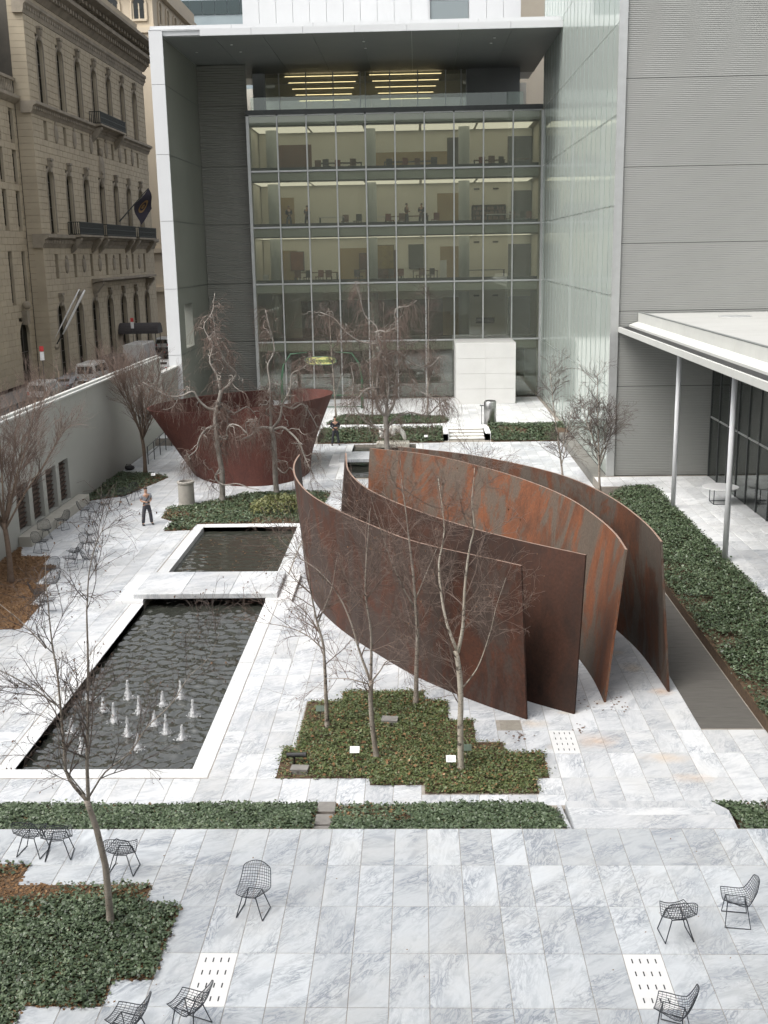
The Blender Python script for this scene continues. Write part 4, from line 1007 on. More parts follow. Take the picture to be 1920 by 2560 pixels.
for y0, y1, z in ((126.4,137,25.4),(115.6,124.2,13.35),(125.8,138.6,13.35),(140.2,149.4,13.35),(122.5,148,8.7)): balcony(y0, y1, z, rail=z > 9)
# entrance canopy
b = MB(); pr = [(-1.3,0)]+[(1.3*-math.cos(a), 1.25*math.sin(a)) for a in np.linspace(0, math.pi, 12)]+[(1.3,0)]
b.prismX([(133+u, 2.0+v) for u, v in pr], -36, -31.2); 
aw = root('entrance_canopy', 'dark barrel-shaped entrance canopy at the stone clubhouse', 'canopy', (-33.6, 133, -.6)); part(b, 'canvas_barrel', pm('dark_canvas', (.045,.04,.042), (.06,.055,.055), 4, .8), aw, False)
for y in (131.8, 134.2):
    b = MB(); b.tube([(-31.5,y,-.6),(-31.5,y,2.0)], .05, 6); part(b, 'post', M_IRON, aw)
# recessed left wing of the clubhouse
wing = root('stone_wing', 'recessed grey stone side wing with paired windows at the left edge', 'building', (-45, 92, -.6))
OW = []
for y in (102.5, 106.0, 95.6, 92.1, 86, 82.5):
    OW += [(y-.55, y+.55, 21.9, 24.4, 0), (y-.55, y+.55, 18.1, 20.6, 0), (y-.55, y+.55, 14.0, 17.0, 0), (y-.5, y+.5, 7.0, 11.6, 0)]
OW.append((103.2, 105.8, -.6, 5.2, 1))
blockwall(wing, -37.5, 78, 107.29, -.6, 25.2, .62, 1.5, OW, .8, M_STONE, 150, seed=8)
b = MB(); b.box(-60, -38.33, 78.1, 107.25, -.6, 25.1); b.box(-60,-41.02,78.1,107.25,25.1,36); part(b, 'building_core', M_IN_D, wing)
for (y0, y1, z0, z1, ar) in OW:
    b = MB(); b.box(-37.88, -37.8, y0, y1, z0, z1); wd = part(b, 'window', M_WIND, wing)
    b = MB(); b.box(-37.795, -37.75, (y0+y1)/2-.04, (y0+y1)/2+.04, z0, z1); b.box(-37.795, -37.755, y0, y1, (z0+z1)/2-.04, (z0+z1)/2+.04); part(b, 'frame', M_IN_D, wd)
    if ar:
        for P in arch_poly((y0+y1)/2, y1-y0, z1-(y1-y0)/2, z1): b = MB(); b.prismX(P, -38.15, -37.515); part(b, 'arch_stone', M_STONE, wing)
        b = MB(); b.prismX([(104.2,4.9),(104.8,4.9),(105.0,6.2),(104.0,6.2)], -37.6, -37.0); b.sphere((-37.1,104.5,6.7), .4, 8, 6); part(b, 'keystone', M_STONE2, wing)
b = MB(); b.prismY([(-38.3,25.1),(-37.4,25.1),(-36.9,25.5),(-36.9,25.8),(-38.3,25.8)], 78, 107.29); part(b, 'string_course', M_STONE2, wing)
b = MB(); b.box(-37.6, -37.2, 78, 107.2, 27.1, 27.35); bal = part(b, 'balustrade_rail', M_STONE2, wing)
b = MB(); y = 78.2
while y < 107: b.lathe([(.09,0),(.15,.35),(.07,.9),(.12,1.3)], (-37.4, y, 25.8), 6); y += .45
part(b, 'balusters', M_STONE2, bal, kind='stuff')
blockwall(wing, -40.2, 78, 107.29, 25.81, 36, .62, 2.0, [(104.2,107.2,25.6,30.6,1)], .8, M_CREAM, 0, seed=9)
for P in arch_poly(105.7, 3.0, 29.1, 30.6): b = MB(); b.prismX(P, -40.9, -40.215); part(b, 'arch_stone', M_CREAM, wing)
b = MB(); b.box(-40.98, -40.9, 104.2, 107.2, 25.81, 30.6); part(b, 'window', M_WIND, wing)
# flag
fg = root('flag', 'navy blue flag with a gold ring emblem on a slanting pole', 'flag', (-36, 136, 15.2))
b = MB(); b.tube([(-36,136,15.2),(-33.0,139.3,19.2)], [.09,.05], 8); part(b, 'pole', M_IRON, fg)
def flagpt(u, v):       # u along the pole from the tip, v down the cloth
    p = Vector((-33.0,139.3,19.2)).lerp(Vector((-34.5,137.6,17.2)), u); w_ = .22*math.sin(v*5+u*3)
    return (p.x+w_+.3*v, p.y+.9*v*(.7)-w_*.6+.3*u*v, p.z-2.4*v)
V = [flagpt(i/8, j/10) for j in range(11) for i in range(9)]
b = MB(); b.add(V, [(j*9+i, j*9+i+1, j*9+i+10, j*9+i+9) for j in range(10) for i in range(8)]); cl = part(b, 'cloth', pm('navy_cloth', (.022,.019,.030), (.034,.029,.042), 2, .85), fg, True)
b = MB(); c = 24
for ring, (r0, r1) in enumerate(((.26,.17),(.09,.02))):
    for k in range(c):
        a0, a1 = 2*math.pi*k/c, 2*math.pi*(k+1)/c; q = []
        for rr_, a in ((r0,a0),(r0,a1),(r1,a1),(r1,a0)):
            p = flagpt(.5+rr_*1.1*math.cos(a), .5+rr_*.8*math.sin(a)); q.append((p[0]+.04, p[1]-.05, p[2]))
        b.quad(*q)
part(b, 'emblem', pm('gold', (.22,.13,.04), (.18,.10,.03), 3, .5), cl)
# slanting pole with furled white banners
fp = root('banner_pole', 'slanting pole with two furled white banners on the clubhouse front', 'flagpole', (-36, 108.5, 2.45))
b = MB(); b.tube([(-36,108.5,2.45),(-33,109.35,7.9)], [.07,.05], 6); part(b, 'pole', M_IRON, fp)
for f0, f1, off in ((.22,1.0,.14),(.05,1.0,-.40)):
    b = MB(); pts = [(-36+3*f+off, 108.5+.85*f-.1, 2.45+5.45*f+.1*(off < 0)) for f in np.linspace(f0, f1, 7)]; b.tube(pts, [.06,.10,.12,.11,.12,.12,.08] if off > 0 else [.015,.02,.06,.08,.08,.08,.05], 7); part(b, 'furled_banner', M_SIGNW, fp, True)
b = MB(); b.sphere((-35.95,108.5,2.45), .3, 8, 6); part(b, 'bracket', M_STONE2, fp, True)
# cream building behind
cr = root('cream_building', 'cream stone apartment building with arched top windows behind the clubhouse', 'building', (-48, 180, -.6))
def facade_windows(parent, wins, mat_pane, name='window'):
    for (kind, a, c, z0, z1, pl) in wins:
        b = MB()
        if kind == 'Y': b.box(a, c, pl-.02, pl+.1, z0, z1)
        else: b.box(pl-.1, pl+.02, a, c, z0, z1)
        wd = part(b, name, mat_pane, parent)
        b = MB()
        if kind == 'Y':
            for x in (a, (a+c)/2, c): b.box(x-.08, x+.08, pl-.1, pl-.03, z0, z1)
            b.box(a-.3, c+.3, pl-.25, pl-.03, z0-.3, z0)
        else:
            for x in (a, (a+c)/2, c): b.box(pl+.03, pl+.1, x-.08, x+.08, z0, z1)
            b.box(pl+.03, pl+.25, a-.3, c+.3, z0-.3, z0)
        part(b, 'frame', M_CREAM, wd)
CX, CY = -36.2, 162.
b = MB(); b.box(-75, CX, CY, 196, -.6, 46.6); part(b, 'wall', M_CREAM, cr)
b = MB(); b.prismY([(-76,46.6),(CX+.7,46.6),(CX+.7,47.6),(-76,47.6)], CY-.9, 197); part(b, 'cornice', M_CREAM, cr)
b = MB(); b.box(-74, CX-.5, CY+.5, 195, 47.6, 50); part(b, 'attic', M_CREAM, cr)
wl = []
for x in (-41.8, -38.1, -46.5):
    wl.append(('Y', x-.8, x+.8, 43.0, 45.0, CY))
for y in (166, 171, 176, 181, 187):
    wl.append(('X', y-.8, y+.8, 43.0, 45.0, CX))
    for z in range(1, 40, 5): wl.append(('X', y-.8, y+.8, z, z+3.0, CX))
facade_windows(cr, wl, M_WIND)
for x in (-41.8, -38.1, -46.5):
    b = MB(); pts = [(x-1.05, CY-.12, 42.9)]+[(x-1.05*math.cos(a), CY-.12, 44.9+1.05*math.sin(a)) for a in np.linspace(0, math.pi, 11)]+[(x+1.05, CY-.12, 42.9)]; b.tube(pts, .16, 6); part(b, 'window_surround', M_CREAM, cr)
    b = MB(); b.lathe([(.8,0),(.8,.12)], (0,0,0), 16); b.v = [(x+p[0], CY-.05-p[2]*.2, 44.95+p[1]) for p in b.v]; part(b, 'arch_pane', M_WIND, cr)
for y in (166, 171, 176, 181, 187):
    b = MB(); pts = [(CX+.12, y-1.05, 42.9)]+[(CX+.12, y-1.05*math.cos(a), 44.9+1.05*math.sin(a)) for a in np.linspace(0, math.pi, 11)]+[(CX+.12, y+1.05, 42.9)]; b.tube(pts, .16, 6); part(b, 'window_surround', M_CREAM, cr)
for z in (41.2, 11.5, 6): 
    b = MB(); b.box(-75.2, CX+.35, CY-.35, CY-.005, z, z+.7); b.box(CX+.005, CX+.35, CY-.005, 196, z, z+.7); part(b, 'string_course', M_CREAM, cr)
# teal office tower
tt = root('office_tower', 'blue green glass office tower behind the museum roof', 'tower', (-38, 240, -.6))
b = MB(); b.box(-70, -27, 232, 262, -.6, 95); part(b, 'wall', pm('tower_metal', (.30,.36,.38), (.26,.32,.34), .3, .4), tt)
M_TEAL = glass('teal_glass', (.05,.10,.11), 1.0, .04, .5, (.02,.055,.06))
for k in range(6):
    z = 47.5+4.9*k
    for i in range(14):
        x = -62+2.5*i; b = MB(); b.box(x+.06, x+2.44, 231.85, 232.02, z, z+2.6); part(b, 'window', M_TEAL, tt)
# far apartment tower closing the view at the back
b = MB()
ap = root('beige_tower', 'plain beige masonry block behind the museum roof terrace', 'building', (12, 118, 0)); 
b.box(7.6, 30, 112, 130, -.5, 60); part(b, 'wall', pm('beige_brick', (.42,.38,.31), (.38,.34,.28), .5, .85), ap)
for k in range(3):
    b = MB(); b.box(7.58, 30.1, 111.8, 111.99, 30+5*k, 30.3+5*k); part(b, 'band', MATS['beige_brick'], ap)
wp = root('white_panel_block', 'white panelled upper block rising above the museum roof', 'building', (-2, 99, 25))
PX = [-13.95+1.365*i for i in range(12)]+[1.2, 4.35, 5.75, 7.1, 8.5]
for i in range(len(PX)-1):
    b = MB()
    if abs(PX[i]-1.2) < .01:
        for z0, z1 in ((25.1,30.6),(30.7,36)): 
            b = MB(); b.box(PX[i]+.05, PX[i+1]-.05, 95.15, 95.2, z0, z1); part(b, 'glass_strip', glass('block_glass', (.3,.35,.36), 1.5, .03, .55, (.30,.35,.36)) if 'block_glass' not in MATS else MATS['block_glass'], wp)
        continue
    b.box(PX[i]+.012, PX[i+1]-.012, 95.0, 95.15, 25.05, 40); part(b, 'wall_panel', M_PANEL, wp)
b = MB(); b.box(-13.9, 8.45, 95.25, 104, 25.05, 40); part(b, 'core', M_PANEL, wp)
# the wing the picture is taken from stands behind the viewer and shades the terrace
b = MB(); b.box(-30, 30, -6, -1.2, -1, 30); struct(b, 'wall_behind', pm('wing_front', (.30,.31,.30), (.25,.26,.25), .2, .5))

# ================================================================== CURVED STEEL
def spline(P, n):
    P = np.array(P, float); d = np.r_[0, np.cumsum(np.hypot(*np.diff(P, axis=0).T))]; t = np.linspace(0, d[-1], n)
    # Catmull-Rom through chord-length parameters
    m_ = np.gradient(P, d, axis=0); out = []
    for x in t:
        i = min(np.searchsorted(d, x, 'right')-1, len(P)-2); h = d[i+1]-d[i]; s = (x-d[i])/h
        out.append((2*s**3-3*s**2+1)*P[i]+(s**3-2*s**2+s)*h*m_[i]+(-2*s**3+3*s**2)*P[i+1]+(s**3-s**2)*h*m_[i+1])
    return np.array(out)
def smooth(P, it=3):
    P = P.copy()
    for _ in range(it): P[1:-1] = .25*P[:-2]+.5*P[1:-1]+.25*P[2:]
    return P
def plate(bot, top, z0, z1, mat, label, th=.055, n=70, rows=8, name='steel_plate', group='curved weathering steel plates', rowed=None):
    B, T = smooth(spline(bot, n), 6), smooth(spline(top, n), 6)
    V = []; F = []
    for side in (-1, 1):
        for j in range(rows+1):
            t = j/rows; C = B*(1-t)+T*t; tg = np.gradient(C, axis=0); tg /= np.linalg.norm(tg, axis=1)[:, None]
            nrm = np.stack([tg[:,1], -tg[:,0]], 1)*side*th/2
            for i in range(n): V.append((C[i,0]+nrm[i,0], C[i,1]+nrm[i,1], z0+(z1-z0)*t))
    K = n*(rows+1); idx = lambda s, j, i: s*K+j*n+i
    for j in range(rows):
        for i in range(n-1):
            F.append((idx(0,j,i), idx(0,j+1,i), idx(0,j+1,i+1), idx(0,j,i+1))); F.append((idx(1,j,i), idx(1,j,i+1), idx(1,j+1,i+1), idx(1,j+1,i)))
        for i, f in ((0, 0), (n-1, 1)):
            q = (idx(0,j,i), idx(1,j,i), idx(1,j+1,i), idx(0,j+1,i)); F.append(q if f == 0 else q[::-1])
    for i in range(n-1):
        F.append((idx(0,rows,i), idx(1,rows,i), idx(1,rows,i+1), idx(0,rows,i+1))); F.append((idx(0,0,i), idx(0,0,i+1), idx(1,0,i+1), idx(1,0,i)))
    b = MB(); b.add(V, F); o = solo(b, name, mat, label, 'sculpture', group)
    o.data.materials.append(M_TOPLIT); top_ = (1 if False else 0)
    for p in o.data.polygons:
        if p.normal.z > .8: p.material_index = 1
    return o
Z0, Z1 = ZL+.003, 3.5
plate([(2.63,25.57),(1.82,26.3),(1.04,27.09),(-.09,28.39),(-1.26,30.2),(-2.47,32.34),(-3.45,34.77),(-4.04,37.56),(-4.33,39.6),(-4.40,41.2)],
      [(2.47,25.77),(1.74,26.45),(.85,27.2),(-.18,28.17),(-1.17,29.66),(-2.32,31.61),(-3.39,33.82),(-4.05,35.9),(-4.45,37.9),(-4.63,40.13),(-4.6,41.29)], Z0, Z1, M_RUSTA, 'outer left dark brown curved steel plate nearest the pool')
plate([(3.86,25.88),(2.75,26.73),(1.5,28.0),(.2,29.6),(-1.0,31.6),(-2.1,34.2),(-2.9,37.2),(-3.2,41.2)],
      [(4.17,26.7),(2.85,27.95),(1.72,29.2),(.55,30.75),(-.53,32.49),(-1.75,35.01),(-2.45,37.6),(-2.84,41.53)], Z0, Z1, M_RUSTB, 'second curved steel plate from the left, dark with a square near end')
plate([(4.74,26.6),(4.72,28.0),(4.55,29.67),(4.1,32.2),(3.1,35.1),(1.65,37.9),(0,40.2),(-2.15,42.0)],
      [(5.26,27.16),(5.28,28.6),(5.08,30.68),(4.59,33.26),(3.5,36.11),(2.01,38.77),(.29,41.0),(-1.95,42.54)], Z0, Z1, M_RUSTC, 'third curved steel plate with bright orange rust patches')
plate([(6.53,27.27),(6.48,28.7),(6.38,30.21),(6.01,32.3),(5.0,35.9),(3.2,39.0),(1.9,40.6),(-.7,42.5)],
      [(6.32,27.92),(6.34,29.2),(6.26,30.6),(5.89,33.37),(4.82,36.86),(2.95,39.66),(1.76,40.97),(-.85,42.80)], Z0, Z1, M_RUSTD, 'outer right curved steel plate beside the dark walkway')
# leaning elliptical steel wall
n = 150; g0, g1 = R(66), R(78)
th = np.linspace(g1, g0+2*math.pi, n)
def ell(th, c, a, b_, ang):
    q = th-ang; r_ = a*b_/np.sqrt((b_*np.cos(q))**2+(a*np.sin(q))**2); return np.stack([c[0]+r_*np.cos(th), c[1]+r_*np.sin(th)], 1)
BO = ell(th, (-9.3,59.2), 5.15, 3.2, R(104)); TO = ell(th, (-9.4,58.45), 5.65, 3.15, R(45))
V = []; F = []; rows = 12; K = n*(rows+1)
for s in (-1, 1):
    for j in range(rows+1):
        t = j/rows; C = BO*(1-t)+TO*t; tg = np.gradient(C, axis=0); tg /= np.linalg.norm(tg, axis=1)[:, None]; nr = np.stack([tg[:,1], -tg[:,0]], 1)*s*.03
        V += [(C[i,0]+nr[i,0], C[i,1]+nr[i,1], Z0+(3.42-Z0)*t) for i in range(n)]
for j in range(rows):
    for i in range(n-1):
        F.append((j*n+i, (j+1)*n+i, (j+1)*n+i+1, j*n+i+1)); F.append((K+j*n+i, K+j*n+i+1, K+(j+1)*n+i+1, K+(j+1)*n+i))
    for i in (0, n-1): F.append((j*n+i, K+j*n+i, K+(j+1)*n+i, (j+1)*n+i))
for i in range(n-1): F.append((rows*n+i, K+rows*n+i, K+rows*n+i+1, rows*n+i+1))
b = MB(); b.add(V, F); solo(b, 'steel_ellipse', M_RUSTE, 'leaning red brown steel ring wall behind the twisted trees', 'sculpture')

# ================================================================== TREES
def tubes(P, Rd, k):
    """P (m,n,3) paths, Rd (m,n) radii -> vertices, quads"""
    m_, n_, _ = P.shape
    T = np.empty_like(P); T[:,1:-1] = P[:,2:]-P[:,:-2]; T[:,0] = P[:,1]-P[:,0]; T[:,-1] = P[:,-1]-P[:,-2]
    T /= np.linalg.norm(T, axis=2, keepdims=True)+1e-9
    ref = np.where(np.abs(T[...,2:3]) < .9, np.array([0,0,1.]), np.array([1.,0,0])); U = np.cross(T, ref); U /= np.linalg.norm(U, axis=2, keepdims=True)+1e-9; W = np.cross(T, U)
    a = np.arange(k)*2*math.pi/k
    V = P[:,:,None,:]+Rd[:,:,None,None]*(U[:,:,None,:]*np.cos(a)[None,None,:,None]+W[:,:,None,:]*np.sin(a)[None,None,:,None])
    i = np.arange(m_*n_*k).reshape(m_, n_, k); j = np.roll(i, -1, 2)
    F = np.stack([i[:,:-1], j[:,:-1], j[:,1:], i[:,1:]], -1).reshape(-1, 4)
    return V.reshape(-1, 3), F
def grow(r, p, d, L, r0, r1, n, jit, trop):
    pts = [p]; d = np.array(d, float)
    for _ in range(n):
        d = d+r.normal(0, jit, 3); d[2] += trop; d /= np.linalg.norm(d); p = p+d*(L/n); pts.append(p)
    return np.array(pts), np.linspace(r0, r1, n+1)
def perp(r, t, ang):
    a = r.normal(0, 1, 3); a -= t*(a@t); a /= np.linalg.norm(a)+1e-9
    return t*math.cos(ang)+a*math.sin(ang)
def mesh_from(groups, k_of):
    Vs, Fs, o = [], [], 0
    for (n_, lev), lst in groups.items():
        V, F = tubes(np.array([q[0] for q in lst]), np.array([q[1] for q in lst]), k_of[lev]); Vs.append(V); Fs.append(F+o); o += len(V)
    return np.concatenate(Vs), np.concatenate(Fs)
def tree(name, label, base_p, limbs, cfg, bark, twig, seed, group=None, dry=0, drymat=None):
    """limbs: list of (points, r_start, r_end, depth_slope); cfg: list of branch levels"""
    r = np.random.default_rng(seed); bp = np.array(base_p, float)
    rt = root(name, label, 'tree', tuple(base_p), group)
    stems = MB(); paths = []
    for li, (pts, ra, rb, ds) in enumerate(limbs):
        P = np.array(pts, float); n_ = max(8, len(P)*3)
        d = np.r_[0, np.cumsum(np.linalg.norm(np.diff(P, axis=0), axis=1))]; t = np.linspace(0, d[-1], n_)
        mg = np.gradient(P, d, axis=0); Q = []
        for x in t:
            i = min(np.searchsorted(d, x, 'right')-1, len(P)-2); h = d[i+1]-d[i]; s = (x-d[i])/h
            Q.append((2*s**3-3*s**2+1)*P[i]+(s**3-2*s**2+s)*h*mg[i]+(-2*s**3+3*s**2)*P[i+1]+(s**3-s**2)*h*mg[i+1])
        Q = np.array(Q); Q[:,1] += ds*(t/d[-1])*d[-1]; Q += np.cumsum(r.normal(0, .006, Q.shape), 0)*(t/d[-1])[:, None]
        rad = ra+(rb-ra)*(t/d[-1])**.85
        if ds == 0 and li == 0: rad[0] *= 1.7; rad[1] *= 1.12
        stems.tube([tuple(q) for q in Q], list(rad), 9 if ra > .05 else 6); paths.append((Q, rad, d[-1], li))
    lev_src = [(Q, rad, L) for Q, rad, L, li in paths]
    groups = {}; tips = []
    for lev, c in enumerate(cfg):
        new = []
        for (Q, rad, L) in lev_src:
            cnt = c['per_m']*L if 'per_m' in c else c['n']
            cnt = int(cnt)+(r.random() < cnt % 1)
            for _ in range(cnt):
                u = r.uniform(c.get('t0', .25), 1.0); x = u*(len(Q)-1); i = min(int(x), len(Q)-2); f = x-i
                if lev == 0 and Q[i][2]-bp[2] < c.get('zmin', 0): continue
                p = Q[i]*(1-f)+Q[i+1]*f; t = Q[i+1]-Q[i]; t /= np.linalg.norm(t)+1e-9
                Ln = r.uniform(*c['len'])*(1.15-.55*u if lev == 0 else 1)
                rr = min(rad[i]*.6, c['r'][0])
                dd = perp(r, t, r.uniform(*c['ang']))
                if 'side' in c: dd = dd*np.array([1, c['side'], 1])
                dd[2] += c.get('up', 0); dd /= np.linalg.norm(dd)
                q = grow(r, p, dd, Ln, rr, c['r'][1], c['seg'], c['jit'], c['trop'])
                groups.setdefault((c['seg'], lev), []).append(q); new.append((q[0], q[1], Ln)); tips.append(q[0][-1])
        lev_src = new
    part(stems, 'trunk', bark, rt, True)
    bk = {k: g for k, g in groups.items() if cfg[k[1]].get('bark')}
    if bk:
        V, F = mesh_from(bk, {0: 5, 1: 4}); obj('branches', fastmesh('branches', V-bp, F, True), bark, rt)['kind'] = 'stuff'; groups = {k: g for k, g in groups.items() if k not in bk}
    V, F = mesh_from(groups, {0: 5, 1: 4, 2: 3, 3: 3})
    o = obj('crown', fastmesh('crown', V-bp, F, False), twig, rt)
    if dry:
        tp = np.array(tips)[r.choice(len(tips), min(dry, len(tips)), replace=False)]; m_ = len(tp)
        a = r.normal(0, 1, (m_,3)); a /= np.linalg.norm(a, axis=1)[:, None]; a[:,2] = -np.abs(a[:,2])*1.4-.3; a /= np.linalg.norm(a, axis=1)[:, None]
        s = np.cross(a, r.normal(0, 1, (m_,3))); s /= np.linalg.norm(s, axis=1)[:, None]; L = r.uniform(.025,.06,m_)[:,None]
        V = np.stack([tp, tp+a*L*.5+s*L*.28, tp+a*L, tp+a*L*.5-s*L*.28], 1).reshape(-1,3)
        obj('dry_leaves', fastmesh('dry_leaves', V-bp, np.arange(4*m_).reshape(m_,4)), drymat, rt)['kind'] = 'stuff'
    return rt
M_DRY = pm('dry_leaf', (.16,.085,.045), (.10,.055,.03), 9, .8)
BIRCH = [dict(per_m=3.8, len=(.7,1.7), r=(.016,.005), ang=(.55,1.1), seg=7, jit=.10, trop=.05, t0=.12, zmin=1.4),
         dict(n=7, len=(.28,.75), r=(.0065,.0032), ang=(.4,1.0), seg=5, jit=.16, trop=-.02, t0=.15),
         dict(n=4.5, len=(.12,.36), r=(.0038,.0024), ang=(.4,1.0), seg=3, jit=.2, trop=-.06, t0=.2)]
FGB = [dict(per_m=3.5, len=(.6,1.5), r=(.014,.0045), ang=(.45,1.0), seg=8, jit=.10, trop=.045, t0=.08, zmin=2.5),
       dict(n=7.5, len=(.25,.7), r=(.0055,.0028), ang=(.4,.95), seg=6, jit=.16, trop=.0, t0=.15),
       dict(n=4, len=(.10,.28), r=(.0032,.0019), ang=(.4,1.0), seg=4, jit=.2, trop=-.10, t0=.2)]
tree('birch_tree', 'forked bare birch rising from the ivy in the left foreground', (-5.31,16.28,-.07), [
    ([(-5.31,16.28,-.12),(-5.31,16.28,.48),(-5.33,16.28,1.34),(-5.43,16.28,1.89),(-5.52,16.28,2.3)], .066, .048, 0),
    ([(-5.50,16.28,2.25),(-5.85,16.30,2.72),(-5.87,16.28,3.23),(-5.89,16.28,3.77),(-5.92,16.28,4.44),(-5.98,16.28,4.94),(-6.01,16.28,5.46),(-6.04,16.28,5.95),(-6.03,16.28,6.5)], .033, .005, .10),
    ([(-5.51,16.28,2.25),(-5.46,16.28,2.97),(-5.37,16.28,3.75),(-5.29,16.28,4.52),(-5.21,16.28,5.39),(-5.15,16.28,6.0),(-5.06,16.28,6.45),(-4.91,16.28,6.83),(-4.75,16.28,7.13)], .038, .005, -.06),
    ([(-5.48,16.28,2.38),(-5.24,16.28,2.74),(-4.85,16.28,3.02),(-4.50,16.28,3.50),(-4.17,16.28,3.78),(-3.80,16.28,4.30),(-3.52,16.28,4.55),(-3.36,16.28,5.0)], .018, .003, .25),
    ([(-5.9,16.3,3.98),(-6.28,16.3,4.39),(-6.73,16.3,4.74),(-7.1,16.3,5.0),(-7.5,16.3,5.3)], .014, .003, -.25),
    ([(-5.98,16.3,4.95),(-6.35,16.3,5.3),(-6.8,16.3,5.62),(-7.2,16.3,5.9)], .011, .003, .3),
    ([(-5.55,16.28,2.4),(-5.75,16.28,3.0),(-5.70,16.28,3.9),(-5.6,16.28,4.6)], .013, .003, -.4)], FGB, M_BIRCH, M_TWIGB, 1, None, 420, M_DRY)
tree('birch_tree', 'slim single-stemmed bare birch at the left corner of the birch bed', (-2.35,25.1,ZL), [
    ([(-2.35,25.1,-.55),(-2.36,25.1,.44),(-2.36,25.1,1.13),(-2.38,25.1,1.76),(-2.49,25.1,2.24),(-2.57,25.1,2.71),(-2.64,25.1,3.41),(-2.76,25.1,4.3)], .062, .006, 0),
    ([(-2.37,25.1,1.6),(-2.8,25.1,1.95),(-3.4,25.1,2.15),(-3.9,25.1,2.2)], .02, .006, .2), ([(-2.5,25.1,2.3),(-2.2,25.1,3.0),(-2.05,25.1,3.8)], .022, .006, .3)], BIRCH, M_BIRCH, M_TWIG, 2, 'birches in the central bed', 160, M_DRY)
tree('birch_tree', 'forked bare birch in the front middle of the birch bed', (-1.09,23.45,ZL), [
    ([(-1.06,23.45,-.55),(-1.16,23.45,.36),(-1.2,23.45,1.13),(-1.17,23.45,1.47)], .066, .052, 0),
    ([(-1.17,23.45,1.42),(-1.44,23.45,2.26),(-1.6,23.45,2.88),(-1.86,23.45,3.47),(-2.23,23.45,3.95),(-2.7,23.45,4.3),(-3.1,23.45,4.7)], .036, .004, .12),
    ([(-1.17,23.45,1.42),(-1.14,23.45,2.07),(-1.15,23.45,2.81),(-1.25,23.45,3.54),(-1.24,23.45,4.07),(-1.18,23.45,4.9),(-1.1,23.45,5.6)], .040, .004, -.05),
    ([(-1.18,23.45,1.4),(-.95,23.45,1.75),(-.8,23.45,2.0),(-.5,23.45,2.0)], .024, .007, -.3), ([(-1.2,23.45,1.38),(-1.7,23.45,1.45),(-2.2,23.45,1.4)], .02, .006, .3)], BIRCH, M_BIRCH, M_TWIG, 3, 'birches in the central bed', 160, M_DRY)
tree('birch_tree', 'straight bare birch at the back of the birch bed against the dark steel', (-.17,26.5,ZL), [
    ([(-.16,26.5,-.55),(-.13,26.5,.69),(-.1,26.5,1.53),(-.15,26.5,2.35),(-.2,26.5,3.16),(-.27,26.5,3.76),(-.36,26.5,4.56),(-.46,26.5,5.4),(-.5,26.5,6.2)], .070, .005, 0),
    ([(-.16,26.5,2.2),(-.42,26.5,2.72),(-.79,26.5,3.69),(-1.01,26.5,4.5),(-1.2,26.5,5.2)], .026, .004, -.15), ([(-.14,26.5,2.4),(.15,26.5,3.1),(.4,26.5,3.7)], .022, .006, .1)], BIRCH, M_BIRCH, M_TWIG, 4, 'birches in the central bed', 160, M_DRY)
tree('birch_tree', 'pale twin-stemmed birch at the right front of the birch bed', (.86,22.8,ZL), [
    ([(.86,22.8,-.55),(.86,22.8,.65),(.87,22.8,1.39),(.82,22.8,2.3),(.80,22.8,2.45)], .076, .056, 0),
    ([(.80,22.8,2.38),(.57,22.8,3.02),(.44,22.8,3.73),(.41,22.8,4.42),(.53,22.8,4.97),(.51,22.8,5.62),(.42,22.8,6.3)], .042, .005, .12),
    ([(.80,22.8,2.38),(.89,22.8,2.84),(.94,22.8,3.9),(1.02,22.8,4.83),(1.1,22.8,5.24),(1.05,22.8,5.85),(1.1,22.8,6.6)], .045, .005, -.08),
    ([(.86,22.8,1.5),(1.2,22.8,1.9),(1.5,22.8,2.6),(1.7,22.8,3.3),(1.9,22.8,3.9)], .016, .003, .2)], BIRCH, birch_mat('pale_birch_bark', (.50,.46,.39), (.33,.28,.22)), M_TWIG, 5, 'birches in the central bed', 160, M_DRY)
# vase-shaped trees along the wall
VASE = [dict(per_m=2.8, len=(.8,2.0), r=(.018,.007), ang=(.3,.65), seg=7, jit=.07, trop=.08, t0=.15, zmin=1.6),
        dict(n=8, len=(.4,1.0), r=(.009,.005), ang=(.25,.6), seg=5, jit=.09, trop=.04, t0=.1),
        dict(n=4, len=(.2,.5), r=(.0045,.0032), ang=(.25,.6), seg=3, jit=.1, trop=.02, t0=.2)]
def vase(label, bx, by, bz, fork, hgt, spread, seed):
    r = np.random.default_rng(seed); limbs = [([(bx,by,bz-.1),(bx+.02,by,bz+fork*.5),(bx-.05,by,bz+fork)], .11, .085, 0)]
    for k in range(9):
        a = k*2*math.pi/9+r.uniform(-.3,.3); s = spread*r.uniform(.45,1.0); h = hgt*r.uniform(.75,1.0)
        limbs.append(([(bx-.05,by,bz+fork*r.uniform(.8,1.0)),(bx+.35*s*math.cos(a),by+.35*s*math.sin(a),bz+fork+(h-fork)*.3),(bx+.75*s*math.cos(a),by+.75*s*math.sin(a),bz+fork+(h-fork)*.68),(bx+s*math.cos(a),by+s*math.sin(a),bz+h)], .05, .012, 0.0001))
    return tree('street_tree', label, (bx,by,bz), limbs, VASE, M_BARK, M_TWIG, seed)
vase('bare vase-shaped tree beside the steel ring wall by the left wall', -14.87, 57.8, ZL, 2.2, 6.6, 1.9, 11)
vase('bare vase-shaped tree in the mulch bed at the left picture edge', -14.93, 37.8, ZL, 2.3, 7.2, 2.6, 12)
VASE2 = [dict(VASE[0], per_m=1.9), dict(VASE[1], n=5.5), dict(VASE[2], n=3)]
